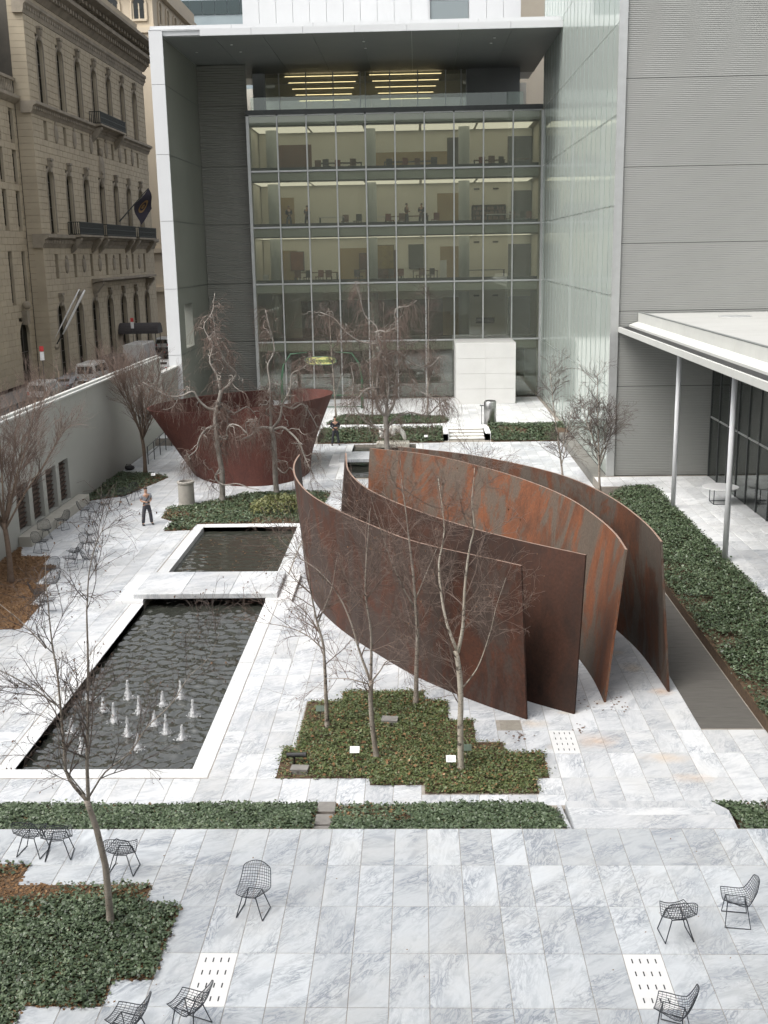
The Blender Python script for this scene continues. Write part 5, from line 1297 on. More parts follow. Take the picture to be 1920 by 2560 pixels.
for i, (x, y, h) in enumerate(((-19.0,47.5,5.9),(-19.2,57.0,6.0),(-19.0,67.5,6.2))):
    VASE_, VASE = VASE, VASE2
    vase(['nearest','middle','farthest'][i]+' small bare street tree showing above the left garden wall', x, y, -.62, 2.0, h, 1.9, 61+i)
    VASE = VASE_
# twisted weeping trees
WEEP = [dict(per_m=3.6, len=(.5,1.6), r=(.030,.010), ang=(.5,1.4), seg=10, jit=.62, trop=-.03, t0=.1, zmin=1.2, bark=1),
        dict(n=6.5, len=(.45,1.3), r=(.009,.0048), ang=(.4,1.4), seg=8, jit=.34, trop=-.32, t0=.1),
        dict(n=4, len=(.25,.8), r=(.0050,.0034), ang=(.3,1.0), seg=5, jit=.24, trop=-.33, t0=.1)]
def zpl(L, y): return [(x, y, z) for x, z in L]
def wig(L, r_): return L
tree('weeping_tree', 'left twisted grey weeping tree standing before the steel ring wall', (-9.49,50.8,ZL), [
    ([(-9.46,50.8,-.6),(-9.41,50.8,1.1),(-9.51,50.8,1.96),(-9.58,50.8,2.82),(-9.57,50.8,3.67),(-9.39,50.8,4.4),(-9.25,50.8,4.9)], .145, .095, 0),
    (zpl([(-9.52,3.95),(-9.8,4.01),(-10.23,4.41),(-10.49,4.87),(-10.9,4.7),(-11.63,4.72),(-12.02,4.95),(-12.61,5.41)], 50.8), .062, .02, -.25),
    (zpl([(-9.26,4.79),(-9.44,5.63),(-9.75,6.19),(-9.6,6.85),(-10.0,7.85),(-9.64,8.38),(-9.48,9.3)], 50.8), .068, .014, .2),
    (zpl([(-9.26,4.79),(-8.67,5.28),(-8.43,5.67),(-8.8,6.17),(-8.99,6.73),(-9.14,7.28),(-9.13,8.05),(-9.19,8.43)], 50.8), .06, .014, -.25),
    (zpl([(-9.48,2.53),(-9.02,2.64),(-9.01,2.98),(-8.76,3.32),(-8.31,3.25),(-7.99,2.97),(-7.97,3.48),(-7.51,3.55)], 50.8), .05, .016, -.4),
    (zpl([(-9.55,3.2),(-9.95,3.1),(-10.3,2.7),(-10.5,2.1),(-10.9,1.8)], 50.8), .06, .02, -.3), (zpl([(-9.45,1.2),(-9.7,.75),(-9.4,.45),(-8.6,.5),(-8.0,.35),(-7.5,.3)], 50.8), .05, .02, -.35),
    (zpl([(-9.5,4.2),(-9.2,4.0),(-8.8,3.7),(-8.2,3.9),(-7.9,3.5)], 50.8), .05, .02, .7)], WEEP, M_BEECH, M_TWIG, 21, 'twisted weeping trees')
tree('weeping_tree', 'right twisted grey weeping tree standing before the steel ring wall', (-7.07,52.5,ZL), [
    ([(-7.05,52.5,-.6),(-7.09,52.5,.44),(-7.07,52.5,1.62),(-7.13,52.5,2.51),(-7.2,52.5,2.85)], .14, .115, 0),
    (zpl([(-7.2,2.75),(-7.19,3.96),(-7.18,4.94),(-7.25,5.86),(-6.95,6.37),(-7.01,7.11),(-7.18,7.79),(-7.35,8.41)], 52.5), .075, .014, .08),
    (zpl([(-7.14,2.75),(-6.72,3.32),(-6.58,3.95),(-6.21,4.58),(-6.08,5.04),(-6.06,5.44),(-5.48,5.77),(-5.01,6.17),(-4.49,6.33)], 52.5), .07, .014, -.15),
    (zpl([(-7.2,2.8),(-7.67,2.86),(-8.15,2.52),(-8.62,2.35)], 52.5), .07, .03, -.5), (zpl([(-7.1,2.7),(-6.6,2.85),(-6.2,2.6),(-5.8,2.2),(-5.5,1.5),(-5.2,.9)], 52.5), .07, .025, -.4),
    (zpl([(-6.6,3.9),(-6.1,3.7),(-5.7,3.9),(-5.3,3.3),(-5.0,2.6)], 52.5), .05, .02, .4), (zpl([(-7.05,.9),(-6.6,.6),(-6.3,.9),(-6.0,.5)], 52.5), .045, .02, -.5)], WEEP, M_BEECH, M_TWIG, 22, 'twisted weeping trees')
tree('weeping_tree', 'tall many-stemmed twisted tree behind the curved steel plates', (-1.65,54.5,ZL), [
    ([(-1.6,54.5,-.6),(-1.6,54.5,.8),(-1.63,54.5,1.6),(-1.64,54.5,2.54),(-1.66,54.5,3.0)], .15, .125, 0),
    (zpl([(-1.63,2.95),(-2.0,3.31),(-2.08,4.56),(-1.96,5.56),(-1.94,6.84),(-2.12,7.53),(-2.56,7.88),(-2.88,8.96),(-3.11,9.69)], 54.5), .08, .014, .1),
    (zpl([(-1.63,2.95),(-1.25,3.65),(-1.18,4.55),(-1.02,5.54),(-.9,6.58),(-.41,6.62),(.09,6.81)], 54.5), .08, .016, -.12),
    (zpl([(-1.7,2.2),(-2.81,2.81),(-3.34,3.83),(-3.27,4.83),(-3.35,5.48),(-2.95,5.57)], 54.5), .06, .016, .25),
    (zpl([(-1.69,2.9),(-1.52,5.05),(-1.85,6.05),(-1.93,7.33),(-1.53,7.23),(-1.14,7.42),(-1.12,8.34),(-.38,8.53),(-.09,8.77)], 54.5), .066, .013, -.18),
    (zpl([(-1.7,2.3),(-1.21,2.84),(-.45,3.14),(.4,3.0),(1.1,3.6),(1.6,3.9)], 54.5), .07, .02, .1),
    (zpl([(-1.2,4.5),(-.6,4.6),(0,4.3),(.8,3.9),(1.3,3.2)], 54.5), .06, .02, -.3), (zpl([(-2.0,4.4),(-2.6,4.4),(-3.0,4.0),(-3.6,3.6)], 54.5), .055, .02, -.35),
    (zpl([(-1.95,6.6),(-2.8,6.7),(-3.6,7.2),(-4.2,7.9),(-4.9,8.2)], 54.5), .05, .018, .2), (zpl([(-.95,6.2),(-.3,5.6),(.5,5.4),(1.0,5.9)], 54.5), .05, .018, .3)], WEEP, M_BEECH, M_TWIG, 23, 'twisted weeping trees')
# thin birches near the glass wing and in front of the facade
THIN = [dict(per_m=4.2, len=(.6,1.6), r=(.015,.007), ang=(.5,1.0), seg=6, jit=.10, trop=.03, t0=.15, zmin=.8),
        dict(n=6, len=(.3,.8), r=(.009,.006), ang=(.4,.9), seg=4, jit=.14, trop=-.02, t0=.15),
        dict(n=3.5, len=(.15,.4), r=(.006,.005), ang=(.4,.9), seg=3, jit=.15, trop=-.05, t0=.2)]
def thin(label, bx, by, bz, dx, h, seed, cfg=THIN, ns=2, grp='thin birches'):
    r = np.random.default_rng(seed); L = [([(bx,by,bz-.1),(bx+dx*.3,by,bz+h*.3),(bx+dx*.65,by,bz+h*.6),(bx+dx,by,bz+h)], .06, .012, 0)]
    for k in range(ns):
        s = r.choice([-1,1])*r.uniform(.5,1.1); z = h*r.uniform(.15,.35)
        L.append(([(bx+dx*.2,by,bz+z),(bx+dx*.2+s*.4,by+r.uniform(-.3,.3),bz+z+h*.18),(bx+s*.8,by+r.uniform(-.5,.5),bz+z+h*.38)], .03, .01, .1))
    return tree('birch_tree', label, (bx,by,bz), L, cfg, M_BIRCH, M_TWIGB, seed, grp)
thin('thin leaning birch left of the dark kerb by the frosted glass', 7.2, 53.8, ZL, -.75, 5.6, 31)
thin('bushy many-branched birch at the tip of the right ivy bed', 8.4, 50.2, -.12, -.3, 5.6, 32, ns=6)
for i, (x, y, h) in enumerate(((-5.7,74.6,7.4),(-3.2,74.2,6.6),(-2.1,74.0,7.8),(.56,73.4,8.2))):
    thin(['leftmost','second','third','rightmost'][i]+' slim birch in the far curved bed before the facade', x, y, 0, [-.3,.2,-.2,.15][i], h, 41+i, ns=1)

# ================================================================== WIRE CHAIRS
def shell(u, v):
    """u in [-1,1] across, v in [0,1] from seat front to top of back; front faces -Y"""
    prof = [(-.25,.445),(-.12,.425),(.02,.405),(.13,.405),(.205,.44),(.25,.52),(.285,.62),(.315,.72),(.33,.775)]
    x = v*(len(prof)-1); i = min(int(x), len(prof)-2); f = x-i; y = prof[i][0]*(1-f)+prof[i+1][0]*f; z = prof[i][1]*(1-f)+prof[i+1][1]*f
    hw = .20+.085*math.sin(min(1, v/.5)*math.pi/2) if v < .5 else .285-.055*((v-.5)/.5)-.05*max(0,(v-.85)/.15)**2
    up = (.10*(1-abs(v-.42)/.42*.5) if v < .84 else .05)
    seat = max(0, 1-v/.62); back = min(1, v/.62)
    return (u*hw, y-back*up*.9*(abs(u)**2.2), z+seat*up*(abs(u)**2.2)+.035*(1-abs(u)**2)*(1 if v > .97 else 0))
def make_chair():
    t = root('wire_chair', 'chair', 'chair', (0,0,0))
    b = MB()
    for i in range(1, 12):
        u = -1+2*i/12; b.tube([shell(u, j/16) for j in range(17)], .0036, 4, False)
    for j in range(1, 17):
        b.tube([shell(-1+2*i/8, j/17) for i in range(9)], .0036, 4, False)
    obj('wire_shell', b.mesh('wire_shell'), M_WIRE, t)
    b = MB(); rim = [shell(-1, j/20) for j in range(21)]+[shell(-1+2*i/10, 1) for i in range(1, 10)]+[shell(1, 1-j/20) for j in range(21)]+[shell(1-2*i/10, 0) for i in range(1, 11)]
    b.tube(rim, .0075, 5, False); obj('rim', b.mesh('rim'), M_WIRE, t)
    for s in (-1, 1):
        b = MB(); b.tube([(s*.12,-.17,.40),(s*.235,-.205,.012),(s*.235,.205,.012),(s*.12,.14,.385)], .010, 6); obj('sled_leg', b.mesh('sled_leg'), M_WIRE, t)
    b = MB(); b.tube([(-.12,-.17,.40),(.12,-.17,.40)], .009, 5); b.tube([(-.12,.14,.385),(.12,.14,.385)], .009, 5); b.tube([(-.12,-.17,.40),(-.12,.14,.385)], .008, 5); b.tube([(.12,-.17,.40),(.12,.14,.385)], .008, 5)
    obj('under_frame', b.mesh('under_frame'), M_WIRE, t)
    return t
CH = [(-2.93,16.62,0,-12,'black wire chair standing alone in the left middle of the foreground terrace'),
      (-7.42,18.55,0,172,'leftmost black wire chair against the ivy strip'),
      (-6.88,18.45,0,188,'black wire chair against the ivy strip, second from the left edge'),
      (-5.52,17.95,0,176,'black wire chair just right of the foreground birch trunk'),
      (-4.25,13.42,0,-105,'cropped black wire chair at the bottom edge, left of its neighbour'),
      (-3.42,13.72,0,-112,'cropped black wire chair at the bottom edge next to the left drain slab'),
      (4.12,16.0,0,186,'black wire chair turned away from the viewer on the right terrace'),
      (5.22,16.42,0,-98,'rightmost black wire chair seen from its side'),
      (3.55,13.68,0,-112,'cropped black wire chair at the bottom edge on the right drain slab')]
G3 = 'wire chairs scattered on the left lower garden'
for x, y, a, lab in ((-15.68,43.9,30,'black wire chair close to the near end of the wall bench'),(-15.2,41.9,70,'black wire chair on the first point of the zigzag mulch edge, below the bench'),(-15.5,45.6,-40,'black wire chair before the second grille from the near end of the bench'),
    (-15.1,47.5,100,'black wire chair before the third grille, closest to the wall bench'),(-14.55,47.1,20,'black wire chair a step out from the third grille of the bench'),(-14.5,48.6,-10,'black wire chair before the farthest grille of the wall bench'),(-14.0,50.1,15,'black wire chair just below the ivy against the left wall'),(-13.7,51.3,40,'farthest black wire chair, left of the standing man'),
    (-13.2,39.4,-60,'left chair of the close pair between mulch bed and still pool'),(-13.35,40.4,-100,'black wire chair right behind the close pair beside the mulch bed'),(-12.5,39.4,130,'right chair of the close pair between mulch bed and still pool'),(-13.5,43.1,10,'lone black wire chair midway between the bench and the still pool'),(-13.2,41.7,60,'black wire chair between the lone chair and the close pair'),
    (-13.5,38.0,-20,'black wire chair at the third point of the zigzag mulch edge'),(-12.4,34.2,80,'nearest black wire chair of the left lower garden, at the mulch tip'),(-12.9,36.3,-70,'black wire chair behind the two nearest mulch edge chairs'),(-13.0,35.2,120,'second nearest black wire chair at the mulch tip')):
    CH.append((x, y, ZL, a, lab))
ch0 = make_chair(); kids = ALLCH(ch0)
for i, (x, y, z, a, lab) in enumerate(CH):
    c = ch0 if i == 0 else ch0.copy()
    if i:
        COL.objects.link(c)
        for k in kids: d = k.copy(); COL.objects.link(d); d.parent = c
    c.location = (x, y, z); c.rotation_euler = (0, 0, R(a)); c['label'] = lab; c['category'] = 'chair'
    c['group'] = 'wire chairs on the foreground terrace' if i < 9 else G3

# ================================================================== PEOPLE
def skin(name, V, E, rad, mat, parent, sub=2):
    me = bpy.data.meshes.new(name); me.from_pydata([tuple(v) for v in V], E, []); me.update()
    o = obj(name, me, mat, parent); md = o.modifiers.new('skin', 'SKIN'); md.use_smooth_shade = True
    if not me.skin_vertices: me.skin_vertices_ensure() if hasattr(me, 'skin_vertices_ensure') else None
    return o, me, md
def skinobj(name, V, E, rad, mat, parent, rootv=0, sub=2):
    import bmesh
    bm = bmesh.new(); lay = bm.verts.layers.skin.verify(); vs = [bm.verts.new(v) for v in V]
    for a, c in E: bm.edges.new((vs[a], vs[c]))
    for v, r_ in zip(vs, rad):
        v[lay].radius = r_ if hasattr(r_, '__len__') else (r_, r_)
    vs[rootv][lay].use_root = True
    me = bpy.data.meshes.new(name); bm.to_mesh(me); bm.free()
    o = obj(name, me, mat, parent); md = o.modifiers.new('skin', 'SKIN'); md.use_smooth_shade = True
    sb = o.modifiers.new('sub', 'SUBSURF'); sb.levels = sub; sb.render_levels = sub
    return o
M_SKIN = pm('skin', (.42,.25,.17), (.38,.22,.15), 6, .6)
def person(label, loc, rot, H, shirt, trou, shoe, hair, long_sleeve, group=None, bag=None):
    s = H/1.75; t = root('person', label, 'person', loc, group, rot)
    def P(x, y, z): return (x*s, y*s, z*s)
    V, E, Rd = [], [], []
    def v(p, r_, link=None):
        V.append(P(*p)); Rd.append(tuple(q*s for q in r_) if hasattr(r_, '__len__') else r_*s)
        if link is not None: E.append((link, len(V)-1))
        return len(V)-1
    # faces -Y
    pel = v((0,0,.95), (.15,.10)); ab = v((0,0,1.12), (.135,.09), pel); chs = v((0,-.005,1.32), (.165,.105), ab); nk = v((0,.0,1.48), .055, chs); hd0 = v((0,-.01,1.56), (.062,.075), nk); hd1 = v((0,-.012,1.66), (.075,.092), hd0); hd2 = v((0,-.005,1.73), (.05,.06), hd1)
    nose = v((0,-.105,1.615), .012, hd0)
    J = {}
    for sd in (-1, 1):
        hip = v((sd*.10,0,.88), .085, pel); kn = v((sd*.16,-.01,.48), .058, hip); an = v((sd*.20,.02,.09), .042, kn); to = v((sd*.22,-.13,.04), (.045,.03), an)
        shd = v((sd*.19,0,1.40), .058, chs); el = v((sd*.25,.03,1.13), .043, shd); wr = v((sd*.07,-.24,1.10), .028, el); pa = v((sd*.02,-.29,1.10), (.036,.02), wr)
        for k in range(4): 
            f1 = v((sd*-.01,-.32,1.13-.022*k), .009, pa); v((sd*-.035,-.335,1.125-.022*k), .008, f1)
        th_ = v((sd*.03,-.285,1.145), .010, pa); v((sd*.015,-.30,1.165), .008, th_)
        J[sd] = dict(hip=hip, kn=kn, an=an, shd=shd, el=el, wr=wr)
    skinobj('body', V, E, Rd, M_SKIN, t, pel, 1)
    # shirt
    V2 = [P(0,0,.93), P(0,0,1.12), P(0,-.005,1.33), P(0,0,1.45)]; E2 = [(0,1),(1,2),(2,3)]; R2_ = [(.17*s,.12*s),(.155*s,.11*s),(.19*s,.125*s),(.075*s,.07*s)]
    for sd in (-1, 1):
        a = len(V2); V2 += [P(sd*.195,0,1.40), P(sd*.23,.02,1.22)]; E2 += [(2,a),(a,a+1)]; R2_ += [.078*s, .07*s]
        if long_sleeve: V2 += [P(sd*.25,.03,1.13), P(sd*.09,-.225,1.10)]; E2 += [(a+1,a+2),(a+2,a+3)]; R2_ += [.058*s, .042*s]
    skinobj('shirt', V2, E2, R2_, shirt, t, 1, 2)
    V3 = [P(0,0,.98), P(0,0,.90)]; E3 = [(0,1)]; R3_ = [(.155*s,.11*s),(.165*s,.125*s)]
    for sd in (-1, 1):
        a = len(V3); V3 += [P(sd*.10,0,.82), P(sd*.16,-.01,.48), P(sd*.20,.02,.07)]; E3 += [(1,a),(a,a+1),(a+1,a+2)]; R3_ += [.10*s,.083*s,.08*s]
    skinobj('trousers', V3, E3, R3_, trou, t, 1, 2)
    for sd in (-1, 1):
        b = MB(); b.sphere(P(sd*.215,-.06,.045), .06*s, 10, 6, (.9,2.3,.8)); obj('shoe', b.mesh('shoe', (0,0,0), True), shoe, t)
    b = MB(); b.sphere(P(0,.012,1.685), .098*s, 12, 8, (.88,1.05,.85)); obj('hair', b.mesh('hair', (0,0,0), True), hair, t)
    b = MB()
    for sd in (-1, 1): b.sphere(P(sd*.03,-.098,1.645), .010*s, 6, 4)
    obj('eyes', b.mesh('eyes'), M_BLACK, t)
    b = MB(); b.box(-.022*s, .022*s, -.106*s, -.09*s, 1.565*s, 1.574*s); obj('mouth', b.mesh('mouth'), pm('lips', (.3,.11,.09), None, 5), t)
    if bag:
        b = MB(); b.tube([P(.15,.0,1.455), P(.08,-.125,1.30), P(-.08,-.125,1.10), P(-.17,-.03,.96)], .018*s, 5); obj('strap', b.mesh('strap'), bag, t)
        b = MB(); b.box(-.05*s, .05*s, -.36*s, -.30*s, 1.07*s, 1.14*s); obj('camera_body', b.mesh('camera_body'), M_BLACK, t)
    return t
M_GREYT = pm('grey_tshirt', (.30,.31,.33), (.25,.26,.28), 4, .9); M_JEAN = pm('dark_trousers', (.045,.045,.055), (.06,.06,.07), 5, .9); M_NAVY = pm('guard_black', (.018,.02,.026), (.026,.028,.034), 5, .85)
M_HAIR = pm('dark_hair', (.03,.02,.015), (.05,.03,.02), 9, .7)
person('man in grey t-shirt and dark trousers holding a small device by the pool', (-11.94,46.23,ZL), R(32), 1.70, M_GREYT, M_JEAN, M_BLACK, M_HAIR, False, None, M_BLACK)
person('guard in black uniform standing right of the steel ring wall', (-5.12,66.0,ZL), R(12), 1.80, M_NAVY, M_NAVY, M_BLACK, M_HAIR, True)
for i, (x, y, k, rr) in enumerate(((-10.0,88.2,3,20),(-8.6,88.4,3,-30),(-.8,87.8,3,60),(.35,88.4,3,-20))):
    person(['leftmost','second from left','third from left','rightmost'][i]+' visitor in dark clothes behind glass on the third glazed floor', (x, y, FL[k]+.003), R(rr), 1.7, [M_NAVY,M_JEAN,M_WOOD,M_NAVY][i], M_JEAN, M_BLACK, M_HAIR, True, 'visitors inside the museum')

# ================================================================== SMALL GARDEN THINGS
tb = root('litter_bin', 'round concrete litter bin beside the ivy behind the still pool', 'bin', (-11.02,50.15,ZL))
b = MB(); b.lathe([(.40,0),(.38,.1),(.37,1.0),(.41,1.05),(.41,1.13),(.31,1.14),(.30,.95)], (-11.02,50.15,ZL), 24); part(b, 'body', M_CONCB, tb, False)
b = MB(); b.lathe([(.30,.9),(.30,.955)], (-11.02,50.15,ZL), 20); part(b, 'liner', M_BLACK, tb)
tb = root('litter_bin', 'tall brushed steel litter bin above the far steps', 'bin', (4.62,70.9,0))
b = MB(); b.lathe([(.40,0),(.40,1.45),(.36,1.5)], (4.62,70.9,.004), 24); part(b, 'body', M_STEEL, tb, True)
b = MB(); b.lathe([(.36,1.505),(.33,1.53)], (4.62,70.9,.004), 20); part(b, 'lid', M_BLACK, tb)
b = MB(); b.box(3.95, 4.2, 70.7, 71.0, 1.2, 1.24); b.box(4.05, 4.09, 70.83, 70.87, 0, 1.2); solo(b, 'label_stand', M_ALUD, 'thin dark label stand beside the steel litter bin', 'sign')
hr = root('handrail', 'low metal handrail at the ramp behind the left wall tree', 'handrail', (-15.3,64,ZL))
for k in range(6):
    b = MB(); y = 60.5+1.5*k; b.tube([(-15.35,y,ZL),(-15.35,y,.55+.05*k)], .03, 6); part(b, 'post', M_ALUD, hr)
b = MB(); b.tube([(-15.35,60.5,.55),(-15.35,68.0,.8)], .03, 6); part(b, 'rail', M_ALUD, hr)
b = MB(); b.tube([(-15.35,60.5,.05),(-15.35,68.0,.3)], .025, 6); part(b, 'rail', M_ALUD, hr)
bg_ = root('black_bag', 'black bag lying on the paving at the foot of the left wall', 'bag', (-16.0,58.9,ZL))
b = MB(); b.sphere((-16.0,58.9,ZL+.13), .26, 10, 6, (1.1,1.0,.55)); part(b, 'body', M_BLACK, bg_, True)
b = MB(); b.tube([(-16.2,58.75,ZL+.2),(-16.1,58.7,ZL+.36),(-15.9,58.7,ZL+.36),(-15.8,58.75,ZL+.2)], .02, 5); part(b, 'handle', M_BLACK, bg_)
def stake(x, y, z, lab, m_=None, rot=0):
    t = root('label_sign', lab, 'sign', (x, y, z)); b = MB(); b.tube([(x,y,z),(x,y,z+.20)], .012, 5); part(b, 'stake', M_ALUD, t)
    b = MB(); b.add([(x-.11,y-.05,z+.19),(x+.11,y-.05,z+.19),(x+.11,y+.07,z+.30),(x-.11,y+.07,z+.30),(x-.11,y-.045,z+.18),(x+.11,y-.045,z+.18),(x+.11,y+.08,z+.29),(x-.11,y+.08,z+.29)], [(0,1,2,3),(7,6,5,4),(0,4,5,1),(1,5,6,2),(2,6,7,3),(3,7,4,0)]); pl = part(b, 'plate', m_ or M_SIGNW, t)
    if m_ is None:
        b = MB()
        for k in range(4):
            f0 = .2+.17*k; yy, zz_ = y-.05+.12*f0, z+.192+.11*f0
            b.add([(x-.085,yy,zz_+.002),(x+.03+.015*(k % 2),yy,zz_+.002),(x+.03+.015*(k % 2),yy+.008,zz_+.009),(x-.085,yy+.008,zz_+.009)], [(0,1,2,3)])
        part(b, 'text_lines', pm('print_grey', (.35,.35,.35), None, 5), pl)
stake(-1.56, 23.2, ZL+.08, 'small white label sign left of the front birch trunk in the central bed')
stake(.64, 22.72, ZL+.08, 'small white label sign left of the pale twin-stemmed birch')
stake(1.02, 23.25, ZL+.1, 'small dark green label sign right of the pale twin-stemmed birch', pm('green_plate', (.06,.09,.06), None, 5))
stake(-2.55, 25.5, ZL+.1, 'small dark green label sign left of the slim birch in the central bed', MATS['green_plate'])
stake(-13.9, 55.6, ZL+.15, 'small white label sign in the ivy under the left wall tree')
stake(.42, 66.9, ZL+.12, 'small white label sign in the far ivy bed left of the far steps')
sp = root('garden_spotlight', 'black cylindrical spotlight in the left corner of the birch bed', 'spotlight', (-2.88,23.1,ZL))
b = MB(); b.tube([(-3.12,23.12,ZL+.24),(-2.72,23.08,ZL+.26)], [.055,.055], 12); b.tube([(-2.74,23.08,ZL+.26),(-2.66,23.07,ZL+.265)], [.065,.065], 12); part(b, 'housing', M_BLACK, sp, False)
b = MB(); b.tube([(-2.95,23.1,ZL),(-2.95,23.1,ZL+.22)], .02, 6); part(b, 'stem', M_BLACK, sp)
b = MB(); b.prism([(-1.02,25.25),(-.62,25.2),(-.6,25.5),(-1.0,25.55)], ZL, ZL+.13); solo(b, 'stepping_stone', MATS['slate'], 'flat grey stone lying in the birch bed ground cover', 'stepping stone')
b = MB(); b.prism([(-3.0,22.62),(-2.6,22.6),(-2.58,22.85),(-2.98,22.88)], ZL, ZL+.12); solo(b, 'stepping_stone', MATS['slate'], 'flat dark stone below the spotlight in the birch bed', 'stepping stone')
# pale reclining stone form on the far canal edge (plain stand-in) and its plinth
rs = root('stone_form', 'pale rounded reclining stone form on the far canal edge', 'sculpture', (-1.6,65.6,ZL))
rv_ = [(-2.35,65.5,.05),(-2.1,65.55,.42),(-1.7,65.6,.62),(-1.25,65.6,.60),(-.95,65.55,.30),(-.85,65.5,-.1)]
skinobj('stone_body', [Vector(p)-Vector((-1.6,65.6,ZL)) for p in rv_]+[Vector((-2.45,65.45,.42))-Vector((-1.6,65.6,ZL)), Vector((-1.5,65.3,.2))-Vector((-1.6,65.6,ZL))], [(0,1),(1,2),(2,3),(3,4),(4,5),(1,6),(2,7)], [.17,.2,.22,.2,.16,.1,.15,.13], pm('pale_stone', (.50,.49,.45), (.40,.39,.36), 4, .6), rs, 2, 2)
b = MB(); b.bev(-2.6, -.6, 65.2, 66.15, ZL-.03, -.22, .02); part(b, 'plinth', M_BENCH, rs)
# station arch sign by the facade
ms = root('station_sign', 'green iron entrance arch with yellow oval station sign before the facade', 'sign', (-7.0,79.0,0))
M_GRN = pm('green_iron', (.05,.13,.07), (.04,.10,.055), 3, .5)
for x in (-9.9, -4.1):
    b = MB(); pts = [(x,79,0),(x,79,2.2),(x+(.15 if x < -7 else -.15),79,3.2),(x+(.7 if x < -7 else -.7),79,4.0),(x+(1.9 if x < -7 else -1.9),79,4.1)]; b.tube(pts, [.12,.08,.06,.05,.03], 8); part(b, 'lamp_stem', M_GRN, ms, True)
b = MB(); oval = [(-7.03+1.1*math.copysign(abs(math.cos(a))**.5, math.cos(a)), 3.5+.29*math.copysign(abs(math.sin(a))**.7, math.sin(a))) for a in np.linspace(0, 2*math.pi, 40)[:-1]]
b.prismY(oval, 78.93, 79.0); sgn = part(b, 'sign_panel', pm('sign_yellow', (.62,.60,.22), (.56,.55,.2), 3, .5), ms)
b = MB(); b.tube([(x, 78.92, z) for x, z in oval]+[(oval[0][0], 78.92, oval[0][1])], .03, 5, False); part(b, 'sign_rim', M_GRN, sgn)
fc = bpy.data.curves.new('lettering', 'FONT'); fc.body = 'M\u00e9tropolitain'; fc.size = .42; fc.align_x = 'CENTER'; fc.align_y = 'CENTER'; fc.extrude = .01; fc.offset = .006
tmp = bpy.data.objects.new('lettering_curve', fc); COL.objects.link(tmp); bpy.context.view_layer.update()
lme = bpy.data.meshes.new_from_object(tmp.evaluated_get(bpy.context.evaluated_depsgraph_get())); bpy.data.objects.remove(tmp)
lme.materials.clear(); fo = obj('lettering', lme, M_GRN, sgn)
fo.location = Vector((-7.03,78.91,3.5))-base(sgn); fo.rotation_euler = (R(90),0,0)
b = MB(); b.box(-9.9, -4.1, 78.97, 79.03, .95, 1.02); b.box(-9.9, -4.1, 78.97, 79.03, .1, .16); part(b, 'rail', M_GRN, ms)
# fallen leaves and twigs by the steel
lt = MB()
for _ in range(60):
    x, y = rnd.choice([(4.95,26.7),(5.1,26.3),(4.3,26.4),(3.9,25.0),(2.3,24.7)]); x += rnd.gauss(0,.16); y += rnd.gauss(0,.2); a = rnd.uniform(0,6.28); s = rnd.uniform(.02,.05)
    lt.quad(*[(x+s*math.cos(a+t)*k, y+s*math.sin(a+t)*k, ZL+.006+.02*rnd.random()) for t, k in ((0,1),(1.57,.6),(3.14,1),(4.71,.6))])
solo(lt, 'leaf_litter', M_DRY, 'scattered dead leaves on the paving at the near ends of the steel plates', 'leaf litter', kind='stuff')

